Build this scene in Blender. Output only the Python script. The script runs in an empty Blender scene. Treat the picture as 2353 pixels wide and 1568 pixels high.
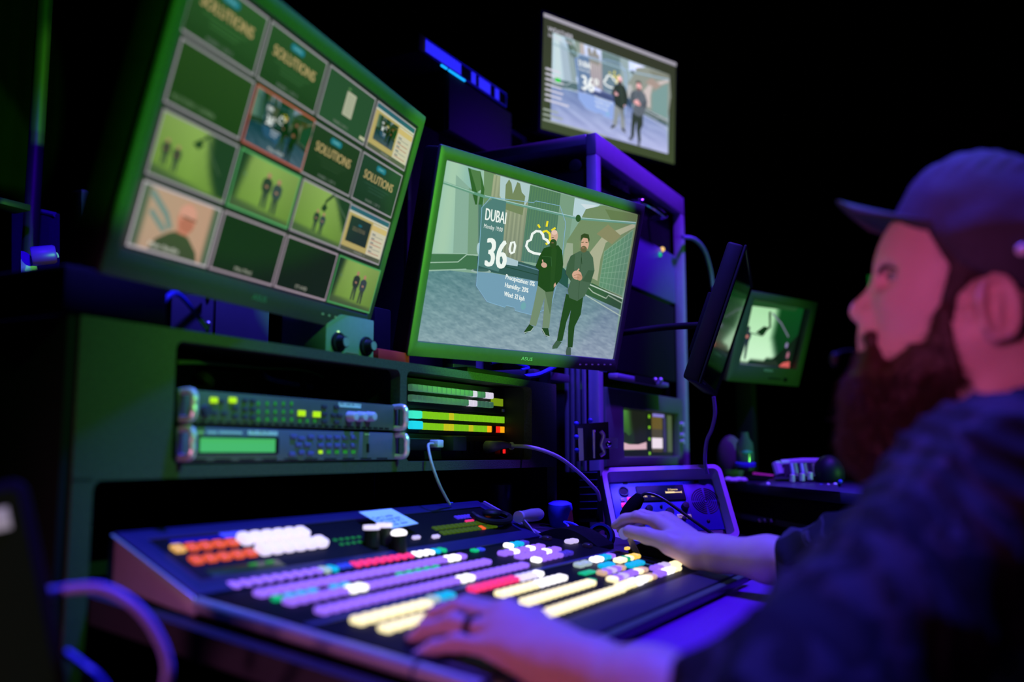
import bpy, bmesh, math, random
import numpy as np
from mathutils import Vector, Matrix
random.seed(7); rng = np.random.default_rng(7)
SC = bpy.context.scene
COL = SC.collection
R = math.radians

# ------------------------------------------------------------------ camera model (2353 x 1568)
FPX = 2172.0; CX, CY = 1176.5, 784.0; CAMZ = 1.0
PIT = math.atan(257 / FPX); YAW = math.atan(1174 / math.hypot(FPX, 257))
cp, sp, cyw, syw = math.cos(PIT), math.sin(PIT), math.cos(YAW), math.sin(YAW)
def ray(u, v):
    r = (u - CX) / FPX; up = (CY - v) / FPX
    f = cp - up * sp; z = sp + up * cp
    return Vector((f * cyw + r * syw, f * syw - r * cyw, z))
O = Vector((0, 0, CAMZ))
def at_y(u, v, y): d = ray(u, v); return O + d * (y / d.y)
def at_x(u, v, x): d = ray(u, v); return O + d * (x / d.x)
def at_z(u, v, z): d = ray(u, v); return O + d * ((z - CAMZ) / d.z)
def at_d(u, v, t): return O + ray(u, v) * t
def at_plane(u, v, p, n): d = ray(u, v); return O + d * ((Vector(p) - O).dot(n) / d.dot(n))

cam_d = bpy.data.cameras.new('camera'); cam = bpy.data.objects.new('camera', cam_d); COL.objects.link(cam)
cam.location = O; cam.rotation_euler = (math.pi / 2 + PIT, 0, YAW - math.pi / 2)
cam_d.sensor_width = 36; cam_d.lens = FPX * 36 / 2353; cam_d.clip_start = 0.02
cam_d.dof.use_dof = True; cam_d.dof.focus_distance = 1.95; cam_d.dof.aperture_fstop = 1.7
SC.camera = cam

# ------------------------------------------------------------------ materials
def lin(c):
    if max(c) > 1.0001: c = [x / 255 for x in c]
    return tuple(x / 12.92 if x <= .04045 else ((x + .055) / 1.055) ** 2.4 for x in c[:3])
MATS = {}
def mat(name, col=(.5, .5, .5), rough=.5, metal=0., emis=None, es=1., noise=0., nscale=40., bump=0., bscale=200., spec=.5, coat=0., sss=0., trans=0., alpha=1.):
    if name in MATS: return MATS[name]
    m = bpy.data.materials.new(name); m.use_nodes = True; nt = m.node_tree; N = nt.nodes; L = nt.links
    b = N['Principled BSDF']
    b.inputs['Base Color'].default_value = (*col, 1); b.inputs['Roughness'].default_value = rough
    b.inputs['Metallic'].default_value = metal; b.inputs['Specular IOR Level'].default_value = spec
    b.inputs['Coat Weight'].default_value = coat; b.inputs['Transmission Weight'].default_value = trans
    if sss:
        b.inputs['Subsurface Weight'].default_value = sss; b.inputs['Subsurface Radius'].default_value = (1, .35, .2)
        b.inputs['Subsurface Scale'].default_value = .012
    if emis is not None:
        b.inputs['Emission Color'].default_value = (*emis, 1); b.inputs['Emission Strength'].default_value = es
    tc = N.new('ShaderNodeTexCoord')
    if noise:
        n = N.new('ShaderNodeTexNoise'); n.inputs['Scale'].default_value = nscale; n.inputs['Detail'].default_value = 4
        L.new(tc.outputs['Object'], n.inputs['Vector'])
        mx = N.new('ShaderNodeMix'); mx.data_type = 'RGBA'
        mx.inputs[6].default_value = (*[c * (1 - noise) for c in col], 1); mx.inputs[7].default_value = (*[min(1, c * (1 + noise)) for c in col], 1)
        L.new(n.outputs['Fac'], mx.inputs[0]); L.new(mx.outputs[2], b.inputs['Base Color'])
    if bump:
        n2 = N.new('ShaderNodeTexNoise'); n2.inputs['Scale'].default_value = bscale; n2.inputs['Detail'].default_value = 3
        L.new(tc.outputs['Object'], n2.inputs['Vector'])
        bp = N.new('ShaderNodeBump'); bp.inputs['Strength'].default_value = bump; bp.inputs['Distance'].default_value = .002
        L.new(n2.outputs['Fac'], bp.inputs['Height']); L.new(bp.outputs['Normal'], b.inputs['Normal'])
    MATS[name] = m; return m
def glow(name, c255, es=1.):
    c = lin(c255)
    return mat(name, tuple(x * .3 for x in c), .35, emis=c, es=es)

M_black = mat('black_plastic', (.008, .008, .009), .5, noise=.3, spec=.25)
M_bezel = mat('bezel_plastic', (.07, .07, .072), .45, noise=.12, nscale=90, bump=.05, bscale=900, spec=.3)
M_dark = mat('dark_metal', (.02, .02, .022), .5, metal=.2, noise=.2, spec=.3)
M_case = mat('black_panel', (.006, .006, .007), .75, noise=.25, spec=.12)
M_alu = mat('brushed_aluminium', (.62, .62, .66), .32, metal=.85, noise=.12, nscale=60)
M_satin = mat('satin_metal', (.72, .72, .76), .3, metal=.35, noise=.06)
M_chrome = mat('chrome', (.8, .8, .82), .12, metal=1., noise=.05)
M_carpet = mat('carpet_covering', (.058, .066, .042), .95, noise=.55, nscale=260, bump=.6, bscale=500, spec=.15)
M_shelf = mat('console_shelf_paint', (.02, .02, .03), .55, noise=.2, spec=.3)
M_steel = mat('grey_faceplate', (.11, .12, .11), .42, metal=.2, noise=.1, nscale=80)
M_steel2 = mat('blue_grey_faceplate', (.14, .14, .2), .42, metal=.2, noise=.1, nscale=80)
M_swt = mat('switcher_top', (.05, .05, .09), .42, noise=.2)
M_swr = mat('switcher_rim', (.01, .008, .075), .42, noise=.12)
M_swd = mat('switcher_panel_black', (.004, .004, .006), .6, noise=.2, spec=.12)
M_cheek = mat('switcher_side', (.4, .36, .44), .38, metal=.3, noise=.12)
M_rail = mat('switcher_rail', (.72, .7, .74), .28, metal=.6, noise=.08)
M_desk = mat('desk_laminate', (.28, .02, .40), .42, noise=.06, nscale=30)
M_white = mat('white_plastic', (.75, .75, .78), .4, noise=.05)
M_paper = mat('paper', (.8, .82, .85), .7, noise=.05)
M_ink = mat('ink', (.015, .015, .05), .7, noise=.1)
M_label = mat('label_print', (.6, .6, .62), .5, noise=.1)
M_blue_cable = mat('blue_cable', (.05, .08, .6), .4, noise=.1)
M_grey_cable = mat('grey_cable', (.5, .5, .52), .45, noise=.1)
M_black_cable = mat('black_cable', (.02, .02, .022), .4, noise=.1)
M_red = mat('red_plastic', (.5, .02, .03), .4, noise=.1)
M_wall = mat('black_drape', (.0035, .0035, .004), .95, noise=.3, nscale=6, spec=.1)
M_floor = mat('dark_floor', (.006, .006, .007), .6, noise=.3, nscale=12)
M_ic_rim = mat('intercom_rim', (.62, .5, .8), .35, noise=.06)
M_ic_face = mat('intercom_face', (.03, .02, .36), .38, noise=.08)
M_lcd = glow('lcd_green', (70, 175, 100), .95)
M_olive = mat('olive_bezel', (.11, .12, .1), .45, noise=.12)
M_boxgrey = mat('grey_box', (.22, .3, .22), .5, noise=.1, nscale=90)
M_rubber = mat('rubber', (.02, .02, .02), .8, noise=.2)

# ------------------------------------------------------------------ mesh builder
class MB:
    def __init__(s): s.v = []; s.f = []; s.m = Matrix.Identity(4); s.sm = []
    def add(s, vs, fs, smooth=False):
        k = len(s.v); s.v += [tuple(s.m @ Vector(v)) for v in vs]
        s.f += [tuple(i + k for i in f) for f in fs]; s.sm += [smooth] * len(fs); return s
    def bm(s, bm, smooth=False):
        bm.verts.index_update(); s.add([v.co.copy() for v in bm.verts], [[v.index for v in f.verts] for f in bm.faces], smooth); bm.free(); return s
    def box(s, lo, hi, bev=0., seg=2):
        lo = Vector(lo); hi = Vector(hi); bm = bmesh.new(); bmesh.ops.create_cube(bm, size=1)
        c = (lo + hi) / 2; d = hi - lo
        for v in bm.verts: v.co = Vector((v.co.x * d.x, v.co.y * d.y, v.co.z * d.z)) + c
        if bev: bmesh.ops.bevel(bm, geom=bm.edges[:], offset=min(bev, min(abs(x) for x in d) * .49), segments=seg, affect='EDGES', profile=.5)
        return s.bm(bm, bool(bev))
    def prism(s, poly, z0, z1, bev=0.):      # polygon in local xy extruded along z
        bm = bmesh.new(); a = [bm.verts.new((p[0], p[1], z0)) for p in poly]; b = [bm.verts.new((p[0], p[1], z1)) for p in poly]
        n = len(poly); bm.faces.new(a[::-1]); bm.faces.new(b)
        for i in range(n): bm.faces.new((a[i], a[(i + 1) % n], b[(i + 1) % n], b[i]))
        bmesh.ops.recalc_face_normals(bm, faces=bm.faces[:])
        if bev: bmesh.ops.bevel(bm, geom=bm.edges[:], offset=bev, segments=2, affect='EDGES', profile=.5)
        return s.bm(bm, bool(bev))
    def tube(s, pts, r, seg=10, caps=True, r2=None):
        pts = [Vector(p) for p in pts]; n = len(pts); vs = []; fs = []; up = None
        for i, p in enumerate(pts):
            d = (pts[min(i + 1, n - 1)] - pts[max(i - 1, 0)]).normalized()
            if up is None: up = d.orthogonal().normalized()
            up = (up - d * up.dot(d)).normalized(); w = d.cross(up)
            rr = r if r2 is None else r + (r2 - r) * i / (n - 1)
            if hasattr(r, '__len__'): rr = r[i]
            vs += [p + (up * math.cos(2 * math.pi * k / seg) + w * math.sin(2 * math.pi * k / seg)) * rr for k in range(seg)]
        for i in range(n - 1):
            for k in range(seg):
                fs.append((i * seg + k, i * seg + (k + 1) % seg, (i + 1) * seg + (k + 1) % seg, (i + 1) * seg + k))
        if caps: fs += [tuple(range(seg))[::-1], tuple((n - 1) * seg + k for k in range(seg))]
        return s.add(vs, fs, True)
    def cyl(s, a, b, r, seg=20, r2=None): return s.tube([a, b], r, seg, True, r2)
    def lathe(s, prof, a, b, seg=24):        # prof: (t along a->b in metres, radius)
        a = Vector(a); d = (Vector(b) - a).normalized(); return s.tube([a + d * t for t, _ in prof], [max(q, 1e-5) for _, q in prof], seg)
    def ring(s, c, n, ro, ri, h, seg=28):    # flat annulus with thickness h along n
        c = Vector(c); n = Vector(n).normalized(); u = n.orthogonal().normalized(); w = n.cross(u); vs = []; fs = []
        for k in range(seg):
            a = 2 * math.pi * k / seg; e = u * math.cos(a) + w * math.sin(a)
            vs += [c + e * ro, c + e * ro + n * h, c + e * ri + n * h, c + e * ri]
        for k in range(seg):
            q = (k + 1) % seg
            for j in range(4): fs.append((k * 4 + j, q * 4 + j, q * 4 + (j + 1) % 4, k * 4 + (j + 1) % 4))
        return s.add(vs, fs, True)
    def ball(s, c, r, seg=16):
        bm = bmesh.new(); bmesh.ops.create_uvsphere(bm, u_segments=seg, v_segments=seg // 2 + 2, radius=1)
        r = r if hasattr(r, '__len__') else (r, r, r)
        for v in bm.verts: v.co = Vector((v.co.x * r[0], v.co.y * r[1], v.co.z * r[2])) + Vector(c)
        return s.bm(bm, True)
    def frame(s, lo, hi, t, z0, z1, bev=0.):  # picture-frame ring in local xy (lo..hi outer), t = (l, r, b, t)
        l, r_, b, tp = t; X0, Y0 = lo; X1, Y1 = hi; x0, y0, x1, y1 = X0 + l, Y0 + b, X1 - r_, Y1 - tp
        o = [(X0, Y0), (X1, Y0), (X1, Y1), (X0, Y1)]; i = [(x0, y0), (x1, y0), (x1, y1), (x0, y1)]
        bm = bmesh.new(); V = [[bm.verts.new((p[0], p[1], z)) for p in q] for z in (z0, z1) for q in (o, i)]
        for k in range(4):
            j = (k + 1) % 4
            for A, B in ((V[0], V[1]), (V[1], V[3]), (V[3], V[2]), (V[2], V[0])): bm.faces.new((A[k], A[j], B[j], B[k]))
        bmesh.ops.recalc_face_normals(bm, faces=bm.faces[:])
        if bev: bmesh.ops.bevel(bm, geom=bm.edges[:], offset=bev, segments=2, affect='EDGES', profile=.5)
        return s.bm(bm, bool(bev))
    def build(s, name, m, parent=None, smooth=35):
        me = bpy.data.meshes.new(name); me.from_pydata(s.v, [], s.f)
        if any(s.sm):
            me.polygons.foreach_set('use_smooth', s.sm); 
            if hasattr(me, 'set_sharp_from_angle'): me.set_sharp_from_angle(angle=R(smooth))
        me.materials.append(m); me.update()
        return link(name, me, parent)
def link(name, me, parent=None):
    o = bpy.data.objects.new(name, me); COL.objects.link(o)
    if parent is not None: adopt(o, parent)
    return o
def world(o):
    m = o.matrix_local if o.parent is None else world(o.parent) @ o.matrix_parent_inverse @ o.matrix_basis
    return m
def adopt(o, parent):
    o.parent = parent
    w = Matrix.LocRotScale(parent.location, parent.rotation_euler, parent.scale) if parent.parent is None else Matrix.Translation((0, 0, 0))
    o.matrix_parent_inverse = w.inverted() if parent.parent is None else Matrix.Identity(4)
def thing(name, label, cat, loc=(0, 0, 0), group=None):
    o = bpy.data.objects.new(name, None); COL.objects.link(o); o.location = loc; o.empty_display_size = .02
    return tag(o, label, cat, group)
def tag(o, label, cat, group=None):
    o['label'] = label; o['category'] = cat
    if group: o['group'] = group
    return o
def struct(o): o['kind'] = 'structure'; return o
def basis(o, ex, ey, ez):
    return Matrix(((ex[0], ey[0], ez[0], o[0]), (ex[1], ey[1], ez[1], o[1]), (ex[2], ey[2], ez[2], o[2]), (0, 0, 0, 1)))
def bez(pts, n=8):                            # smooth Catmull-Rom through pts
    P = [Vector(p) for p in pts]; P = [P[0] * 2 - P[1]] + P + [P[-1] * 2 - P[-2]]; out = []
    for i in range(1, len(P) - 2):
        a, b, c, d = P[i - 1:i + 3]
        for k in range(n):
            t = k / n; out.append(.5 * ((2 * b) + (c - a) * t + (2 * a - 5 * b + 4 * c - d) * t * t + (3 * b - a - 3 * c + d) * t ** 3))
    out.append(P[-2]); return out

# ------------------------------------------------------------------ text as polygons
_TX = {}
def text_polys(body):
    if body in _TX: return _TX[body]
    cu = bpy.data.curves.new('tmp', 'FONT'); cu.body = body; cu.size = 1; cu.resolution_u = 3
    o = bpy.data.objects.new('tmp', cu); COL.objects.link(o)
    me = o.evaluated_get(bpy.context.evaluated_depsgraph_get()).to_mesh()
    vs = [(v.co.x, v.co.y) for v in me.vertices]; fs = [tuple(p.vertices) for p in me.polygons]
    o.to_mesh_clear(); bpy.data.objects.remove(o); bpy.data.curves.remove(cu)
    x0 = min(v[0] for v in vs); x1 = max(v[0] for v in vs)
    _TX[body] = ([((v[0] - x0) / (x1 - x0), v[1] / .73) for v in vs], fs, (x1 - x0) / .73); return _TX[body]
def put_text(mb, body, x, y, h, z, w=None, ex=(1, 0, 0), ey=(0, 1, 0), thick=0.0004):
    vs, fs, asp = text_polys(body); w = w or asp * h
    ex = Vector(ex); ey = Vector(ey); ez = ex.cross(ey).normalized()
    base = Vector((x, y, z)) if not isinstance(x, Vector) else x
    pts = [base + ex * (a * w) + ey * (b * h) for a, b in vs]
    n = len(pts); mb.add(pts + [p + ez * thick for p in pts], [tuple(i + n for i in f) for f in fs] + [f[::-1] for f in fs])

# ------------------------------------------------------------------ emissive screen canvas (flat picture on a flat screen)
class Canvas:
    def __init__(s, proj): s.V = []; s.F = []; s.C = []; s.k = 0; s.P = proj     # proj(u,v)->local (x,y)
    def faces(s, pts, faces, cols, z=None):
        s.k += 1; z = s.k * 2.5e-5; b = len(s.V); s.V += [(p[0], p[1], z) for p in pts]
        for i, f in enumerate(faces):
            s.F.append(tuple(j + b for j in f)); c = cols[i]
            s.C += [c] * len(f) if not isinstance(c[0], (tuple, list)) else list(c)
    def poly(s, pts, c, raw=False):
        q = [p if raw else s.P(*p) for p in pts]; s.faces(q, [tuple(range(len(q)))], [lin(c)])
    def ell(s, u, v, ru, rv, c, n=18, rot=0):
        ca, sa = math.cos(rot), math.sin(rot)
        s.poly([(u + ru * math.cos(a) * ca - rv * math.sin(a) * sa, v + ru * math.cos(a) * sa + rv * math.sin(a) * ca) for a in [2 * math.pi * k / n for k in range(n)]], c)
    def line(s, pts, w, c):
        P = [Vector(p) for p in pts]; n = len(P); L = []; Rr = []
        for i in range(n):
            d = (P[min(i + 1, n - 1)] - P[max(i - 1, 0)]).normalized(); q = Vector((-d.y, d.x)) * w / 2
            L.append(P[i] + q); Rr.append(P[i] - q)
        pts2 = [s.P(*p) for p in L + Rr]; s.faces(pts2, [(i, i + 1, n + i + 1, n + i) for i in range(n - 1)], [lin(c)] * (n - 1))
    def field(s, quad, nx, ny, fn):           # quad: 4 points (00,10,11,01); fn(a,b)->rgb255
        q = [Vector(p) for p in quad]; pts = []; cs = []
        for j in range(ny + 1):
            for i in range(nx + 1):
                a, b = i / nx, j / ny
                p = (q[0] * (1 - a) + q[1] * a) * (1 - b) + (q[3] * (1 - a) + q[2] * a) * b
                pts.append(s.P(p.x, p.y)); cs.append(lin([max(0, min(255, x)) for x in fn(a, b)]))
        F = []; Cc = []
        for j in range(ny):
            for i in range(nx):
                f = (j * (nx + 1) + i, j * (nx + 1) + i + 1, (j + 1) * (nx + 1) + i + 1, (j + 1) * (nx + 1) + i)
                F.append(f); Cc.append([cs[t] for t in f])
        s.faces(pts, F, Cc)
    def text(s, body, p0, p1, p2, c):         # p0 baseline left, p1 baseline right, p2 top left
        vs, fs, _ = text_polys(body); p0, p1, p2 = Vector(p0), Vector(p1), Vector(p2)
        pts = [s.P(*(p0 + (p1 - p0) * a + (p2 - p0) * b)) for a, b in vs]; s.faces(pts, fs, [lin(c)] * len(fs))
    def build(s, name, m, M, parent):
        me = bpy.data.meshes.new(name); me.from_pydata([tuple(M @ Vector(v)) for v in s.V], [], s.F)
        at = me.color_attributes.new('Col', 'FLOAT_COLOR', 'CORNER'); a = np.ones((len(s.C), 4), np.float32); a[:, :3] = s.C
        at.data.foreach_set('color', a.ravel()); me.materials.append(m); me.update()
        return link(name, me, parent)
def screen_mat(name, es=1., grain=.12, gs=900., spec=.3):
    m = mat(name, (.02, .02, .02), .35, spec=spec); nt = m.node_tree; N = nt.nodes; L = nt.links; b = N['Principled BSDF']
    a = N.new('ShaderNodeVertexColor'); a.layer_name = 'Col'
    tc = N.new('ShaderNodeTexCoord'); n = N.new('ShaderNodeTexNoise'); n.inputs['Scale'].default_value = gs; L.new(tc.outputs['Object'], n.inputs['Vector'])
    mr = N.new('ShaderNodeMapRange'); mr.inputs[3].default_value = 1 - grain; mr.inputs[4].default_value = 1 + grain; L.new(n.outputs['Fac'], mr.inputs[0])
    mx = N.new('ShaderNodeVectorMath'); mx.operation = 'SCALE'; L.new(a.outputs['Color'], mx.inputs[0]); L.new(mr.outputs[0], mx.inputs['Scale'])
    L.new(mx.outputs[0], b.inputs['Emission Color']); b.inputs['Emission Strength'].default_value = es
    return m
# ================================================================== the room
def slab(name, lo, hi, m): return struct(MB().box(lo, hi).build(name, m))
slab('floor', (-3, -3.5, -.1), (6.6, 3.4, 0), M_floor)
slab('ceiling', (-3, -3.5, 3.6), (6.6, 3.4, 3.7), M_wall)
mbw = MB()
for i in range(96):                             # hanging drape folds along the back and right side
    x = -3 + i * .1; mbw.cyl((x, 3.28 + .03 * math.sin(i * 2.1), 0), (x, 3.28 + .03 * math.sin(i * 2.1), 3.6), .075, 8)
mbw.box((-3, 3.3, 0), (6.6, 3.4, 3.6)); struct(mbw.build('wall_back', M_wall))
slab('wall_right', (6.5, -3.5, 0), (6.6, 3.4, 3.6), M_wall)
slab('wall_left', (-3.1, -3.5, 0), (-3, 3.4, 3.6), M_wall)
slab('wall_front', (-3, -3.6, 0), (6.6, -3.5, 3.6), M_wall)
slab('trim_1', (6.42, -3.4, .62), (6.5, 3.3, .98), mat('dado_paint', (.2, .24, .22), .7, noise=.15, nscale=5))
pp = at_y(1234, 40, 2.9)
MBp = MB().cyl((pp.x, 2.9, 0), (pp.x, 2.9, 3.6), .02, 12); struct(MBp.build('trim_2', M_dark))

# ================================================================== console cabinet
con = thing('console_cabinet', 'textured grey-green broadcast console with two rack bays above a low recess', 'console', (1.35, 1.2, 0))
YF = .946; YB = 1.46; ZT = 1.158
mb = MB()
for lo, hi in (((.714, YF, .985), (.855, YF + .02, 1.143)), ((.714, YF, 0), (.742, YF + .02, .97)), ((1.352, YF, .985), (1.372, YF + .02, 1.143)),
               ((1.855, YF, .985), (1.979, YF + .02, 1.143)), ((.714, YF, 1.143), (1.979, YF + .02, ZT)), ((.714, YF, .968), (1.979, YF + .02, .985)), ((1.97, YF, 0), (1.979, YF + .02, .968))):
    mb.box(lo, hi)
for cx, cz, sx, sz in ((.855, .985, 1, 1), (.855, 1.143, 1, -1), (1.352, .985, -1, 1), (1.352, 1.143, -1, -1), (1.372, .985, 1, 1), (1.855, .985, -1, 1), (1.855, 1.143, -1, -1), (1.372, 1.143, 1, -1), (.742, .968, 1, -1)):
    r = .012; poly = [(cx, cz)] + [(cx + sx * r * (1 - math.sin(a)), cz + sz * r * (1 - math.cos(a))) for a in [math.pi / 2 * k / 5 for k in range(6)]]
    mb.m = basis((0, YF + .02, 0), (1, 0, 0), (0, 0, 1), (0, -1, 0)); mb.prism(poly, 0, .02); mb.m = Matrix.Identity(4)
mb.build('front_frame', M_carpet, con)
MB().box((.7, YF + .004, 0), (.714, YB, ZT), .002).build('side_panel', M_case, con)
MB().box((1.979, YF + .004, .0), (1.99, YB, ZT), .002).build('side_panel', M_case, con)
MB().box((.714, YF + .0205, ZT - .012), (1.979, YB, ZT), .001).build('top_panel', M_case, con)
MB().box((.714, YB, 0), (1.979, YB + .015, ZT)).build('back_panel', M_case, con)
MB().box((.72, YF + .0205, .972), (1.975, YB - .001, .985)).build('bay_floor', M_dark, con)
for x in (.848, 1.357, 1.862): MB().box((x, YF + .0205, .9855), (x + .006, YB - .001, 1.145)).build('bay_wall', M_dark, con)
MB().box((.86, 1.25, .9855), (1.35, 1.262, 1.1455)).build('bay_backplate', mat('green_grey_plate', (.08, .09, .07), .6, noise=.2), con)
for x in (1.255, 1.3, 1.862 - .03): MB().box((x, 1.12, .986), (x + .012, 1.15, 1.1455)).build('rack_rail', M_dark, con)
sl = math.tan(R(7.8))
mb = MB(); zs = lambda y: .812 + (y - .467) * sl - .041
for (y0, y1) in ((.458, 1.3),):
    P = [(y0, zs(y0)), (y1, zs(y1)), (y1, zs(y1) - .03), (y0, zs(y0) - .03)]
    mb.m = basis((.745, 0, 0), (0, 1, 0), (0, 0, 1), (1, 0, 0)); mb.prism(P, 0, 1.224)
    mb.m = Matrix.Identity(4)
mb.build('sloped_shelf', M_shelf, con)
for (a, b) in (((.745, .46), (.77, .49)), ((1.945, .46), (1.969, .49))): MB().box((a[0], a[1], 0), (b[0], b[1], .74)).build('leg', M_case, con)

# rack unit frame helper: local x right, y up, z toward the operator
def front(x0, y, z0): return basis((x0, y, z0), (1, 0, 0), (0, 0, 1), (0, -1, 0))
def z5(u, v): return (380 + u / 3.9217, 760 + v / 3.9217)
def z6(u, v): return (860 + u / 3.92, 820 + v / 3.92)
def loc_y(fn, y, x0, z0):
    def g(u, v): p = at_y(*fn(u, v), y); return (p.x - x0, p.z - z0)
    return g
M_btn_y = glow('lit_yellow_green', (170, 220, 20), 1.1)
M_btn_g = glow('lit_green', (40, 150, 50), .6)
M_btn_d = mat('dark_button', (.05, .045, .08), .4, noise=.1)
M_btn_v = mat('violet_button', (.12, .1, .35), .4, noise=.1)
M_knob_v = mat('pale_knob', (.55, .5, .65), .35, noise=.1)
def rack_handle(root, x, z0, z1, y, m=M_satin):
    mb = MB(); r = .0048; d = .026
    mb.tube(bez([(x, y, z0), (x, y - d * .75, z0), (x, y - d, z0 + .007), (x, y - d, (z0 + z1) / 2), (x, y - d, z1 - .007), (x, y - d * .75, z1), (x, y, z1)], 6), r, 10)
    mb.build('handle', m, root)
UY = .95
# --- upper unit
U1 = thing('audio_processor', 'upper rack unit in left bay with lit yellow-green buttons and three pale knobs', 'rack unit', (1.1, UY, 1.038))
MB().box((.862, UY, 1.038), (1.348, UY + .28, 1.081), .001).build('chassis', M_dark, U1)
mb = MB(); mb.m = front(.862, UY, 1.038); mb.box((0, 0, 0), (.486, .043, .004), .0008); mb.build('faceplate', M_steel, U1)
g = loc_y(z5, UY - .004, .862, 1.038)
def pad(root, name, fn, u, v, w, h, z, m, d=.0025):
    x, y = fn(u, v); x2, y2 = fn(u + w, v + h); mb = MB(); mb.m = z; mb.box((x, y2, .004), (x2, y, .004 + d), .0006); return mb.build(name, m, root)
FR1 = front(.862, UY, 1.038)
for u, v in ((400, 600), (570, 600), (1192, 718), (1328, 728)): pad(U1, 'lit_button', g, u, v, 62, 55, FR1, M_btn_y)
for u, v in ((690, 610), (760, 615), (600, 680), (690, 690), (760, 690), (600, 755), (690, 760), (760, 765), (1405, 668), (1405, 735), (1405, 800), (480, 620), (415, 725), (500, 730), (1515, 670), (1490, 745), (1545, 748), (1515, 808)): pad(U1, 'push_button', g, u, v, 44, 36, FR1, M_btn_d)
for u in (825, 905, 978, 1052, 1125):
    for v in (640, 715, 785): pad(U1, 'indicator', g, u, v, 22, 34, FR1, M_btn_g, .001)
for u in (1200, 1268, 1335): pad(U1, 'indicator', g, u, 800, 20, 30, FR1, M_btn_g, .001)
for u in (1620, 1705, 1790):
    x, y = g(u, 775); mb = MB(); mb.m = FR1; mb.lathe([(0, .0075), (.001, .0085), (.014, .0075), (.0165, .006), (.017, .001)], (x + .008, y, .004), (x + .008, y, .03)); mb.build('knob', M_knob_v, U1)
x, y = g(240, 722); mb = MB(); mb.m = FR1; mb.ring((x, y, .004), (0, 0, 1), .0065, .0035, .002); mb.build('headphone_jack', mat('brass_ring', (.4, .4, .1), .3, metal=.8), U1)
x, y = g(350, 722); mb = MB(); mb.m = FR1; mb.lathe([(0, .008), (.008, .007), (.0085, .001)], (x, y, .004), (x, y, .02)); mb.build('knob', M_btn_d, U1)
x, y = g(1560, 648); x2, y2 = g(1760, 700); mb = MB(); mb.m = FR1; mb.box((x, y2, .004), (x2, y, .0045)); lb = mb.build('address_label', M_paper, U1)
mb = MB(); mb.m = FR1; put_text(mb, '192.168.20.112', x + .002, y2 + .003, (y - y2) * .5, .0046, (x2 - x) - .004); mb.build('printed_text', M_ink, lb)
mb = MB(); mb.m = FR1
for k in range(28): mb.box((.02 + k * .0158, .0012, .004), (.031 + k * .0158, .004, .0046))
mb.build('vent_slots', M_black, U1)
rack_handle(U1, .868, 1.043, 1.078, UY); rack_handle(U1, 1.338, 1.042, 1.078, UY)
# --- lower unit
U2 = thing('video_encoder', 'lower rack unit in left bay with long green display', 'rack unit', (1.1, UY, .989))
MB().box((.862, UY, .9885), (1.348, UY + .28, 1.034), .001).build('chassis', M_dark, U2)
FR2 = front(.862, UY, .9885); mb = MB(); mb.m = FR2; mb.box((0, 0, 0), (.486, .045, .004), .0008); mb.build('faceplate', M_steel2, U2)
g = loc_y(z5, UY - .004, .862, .9885)
x, y = g(300, 965); x2, y2 = g(985, 1098)
mb = MB(); mb.m = FR2; mb.frame((x - .002, y2 - .002), (x2 + .006, y + .002), (.002, .006, .002, .002), .004, .0065); mb.build('display_bezel', M_black, U2)
mb = MB(); mb.m = FR2; mb.box((x, y2, .004), (x2, y, .005)); mb.build('display', M_lcd, U2)
for u, v in ((1125, 935), (1280, 940), (1195, 955), (1170, 1010), (1250, 1010), (1195, 1080), (1110, 1095), (1275, 1090)): pad(U2, 'push_button', g, u, v, 52, 38, FR2, M_btn_v)
for r_ in range(2):
    for c in range(5): pad(U2, 'keypad_button', g, 1370 + c * 74, 945 + r_ * 72, 48, 36, FR2, M_btn_v)
for c in range(5): pad(U2, 'indicator', g, 1380 + c * 74, 1080, 34, 30, FR2, M_btn_y if c == 0 else M_btn_g, .001)
pad(U2, 'usb_port', g, 1812, 1020, 22, 80, FR2, M_black, .001); pad(U2, 'port_label', g, 1795, 930, 45, 12, FR2, M_label, .0004)
x, y = g(745, 900); x2, y2 = g(1008, 945); mb = MB(); mb.m = FR2; mb.box((x, y2, .004), (x2, y, .0045)); lb = mb.build('address_label', M_paper, U2)
mb = MB(); mb.m = FR2; put_text(mb, '192.168.20.114', x + .003, y2 + .003, (y - y2) * .5, .0046, (x2 - x) - .006); mb.build('printed_text', M_ink, lb)
mb = MB(); mb.m = FR2
for u, w in ((215, 130), (375, 90), (480, 210)): a, b = g(u, 930); a2, _ = g(u + w, 930); mb.box((a, b, .004), (a2, b + .0035, .0044))
mb.build('model_lettering', M_label, U2)
mb = MB(); mb.m = FR2
for k in range(10): mb.box((.02 + k * .045, .0012, .004), (.05 + k * .045, .0032, .0046))
mb.build('vent_slots', M_black, U2)
rack_handle(U2, .868, .994, 1.03, UY); rack_handle(U2, 1.342, .994, 1.03, UY)
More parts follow.
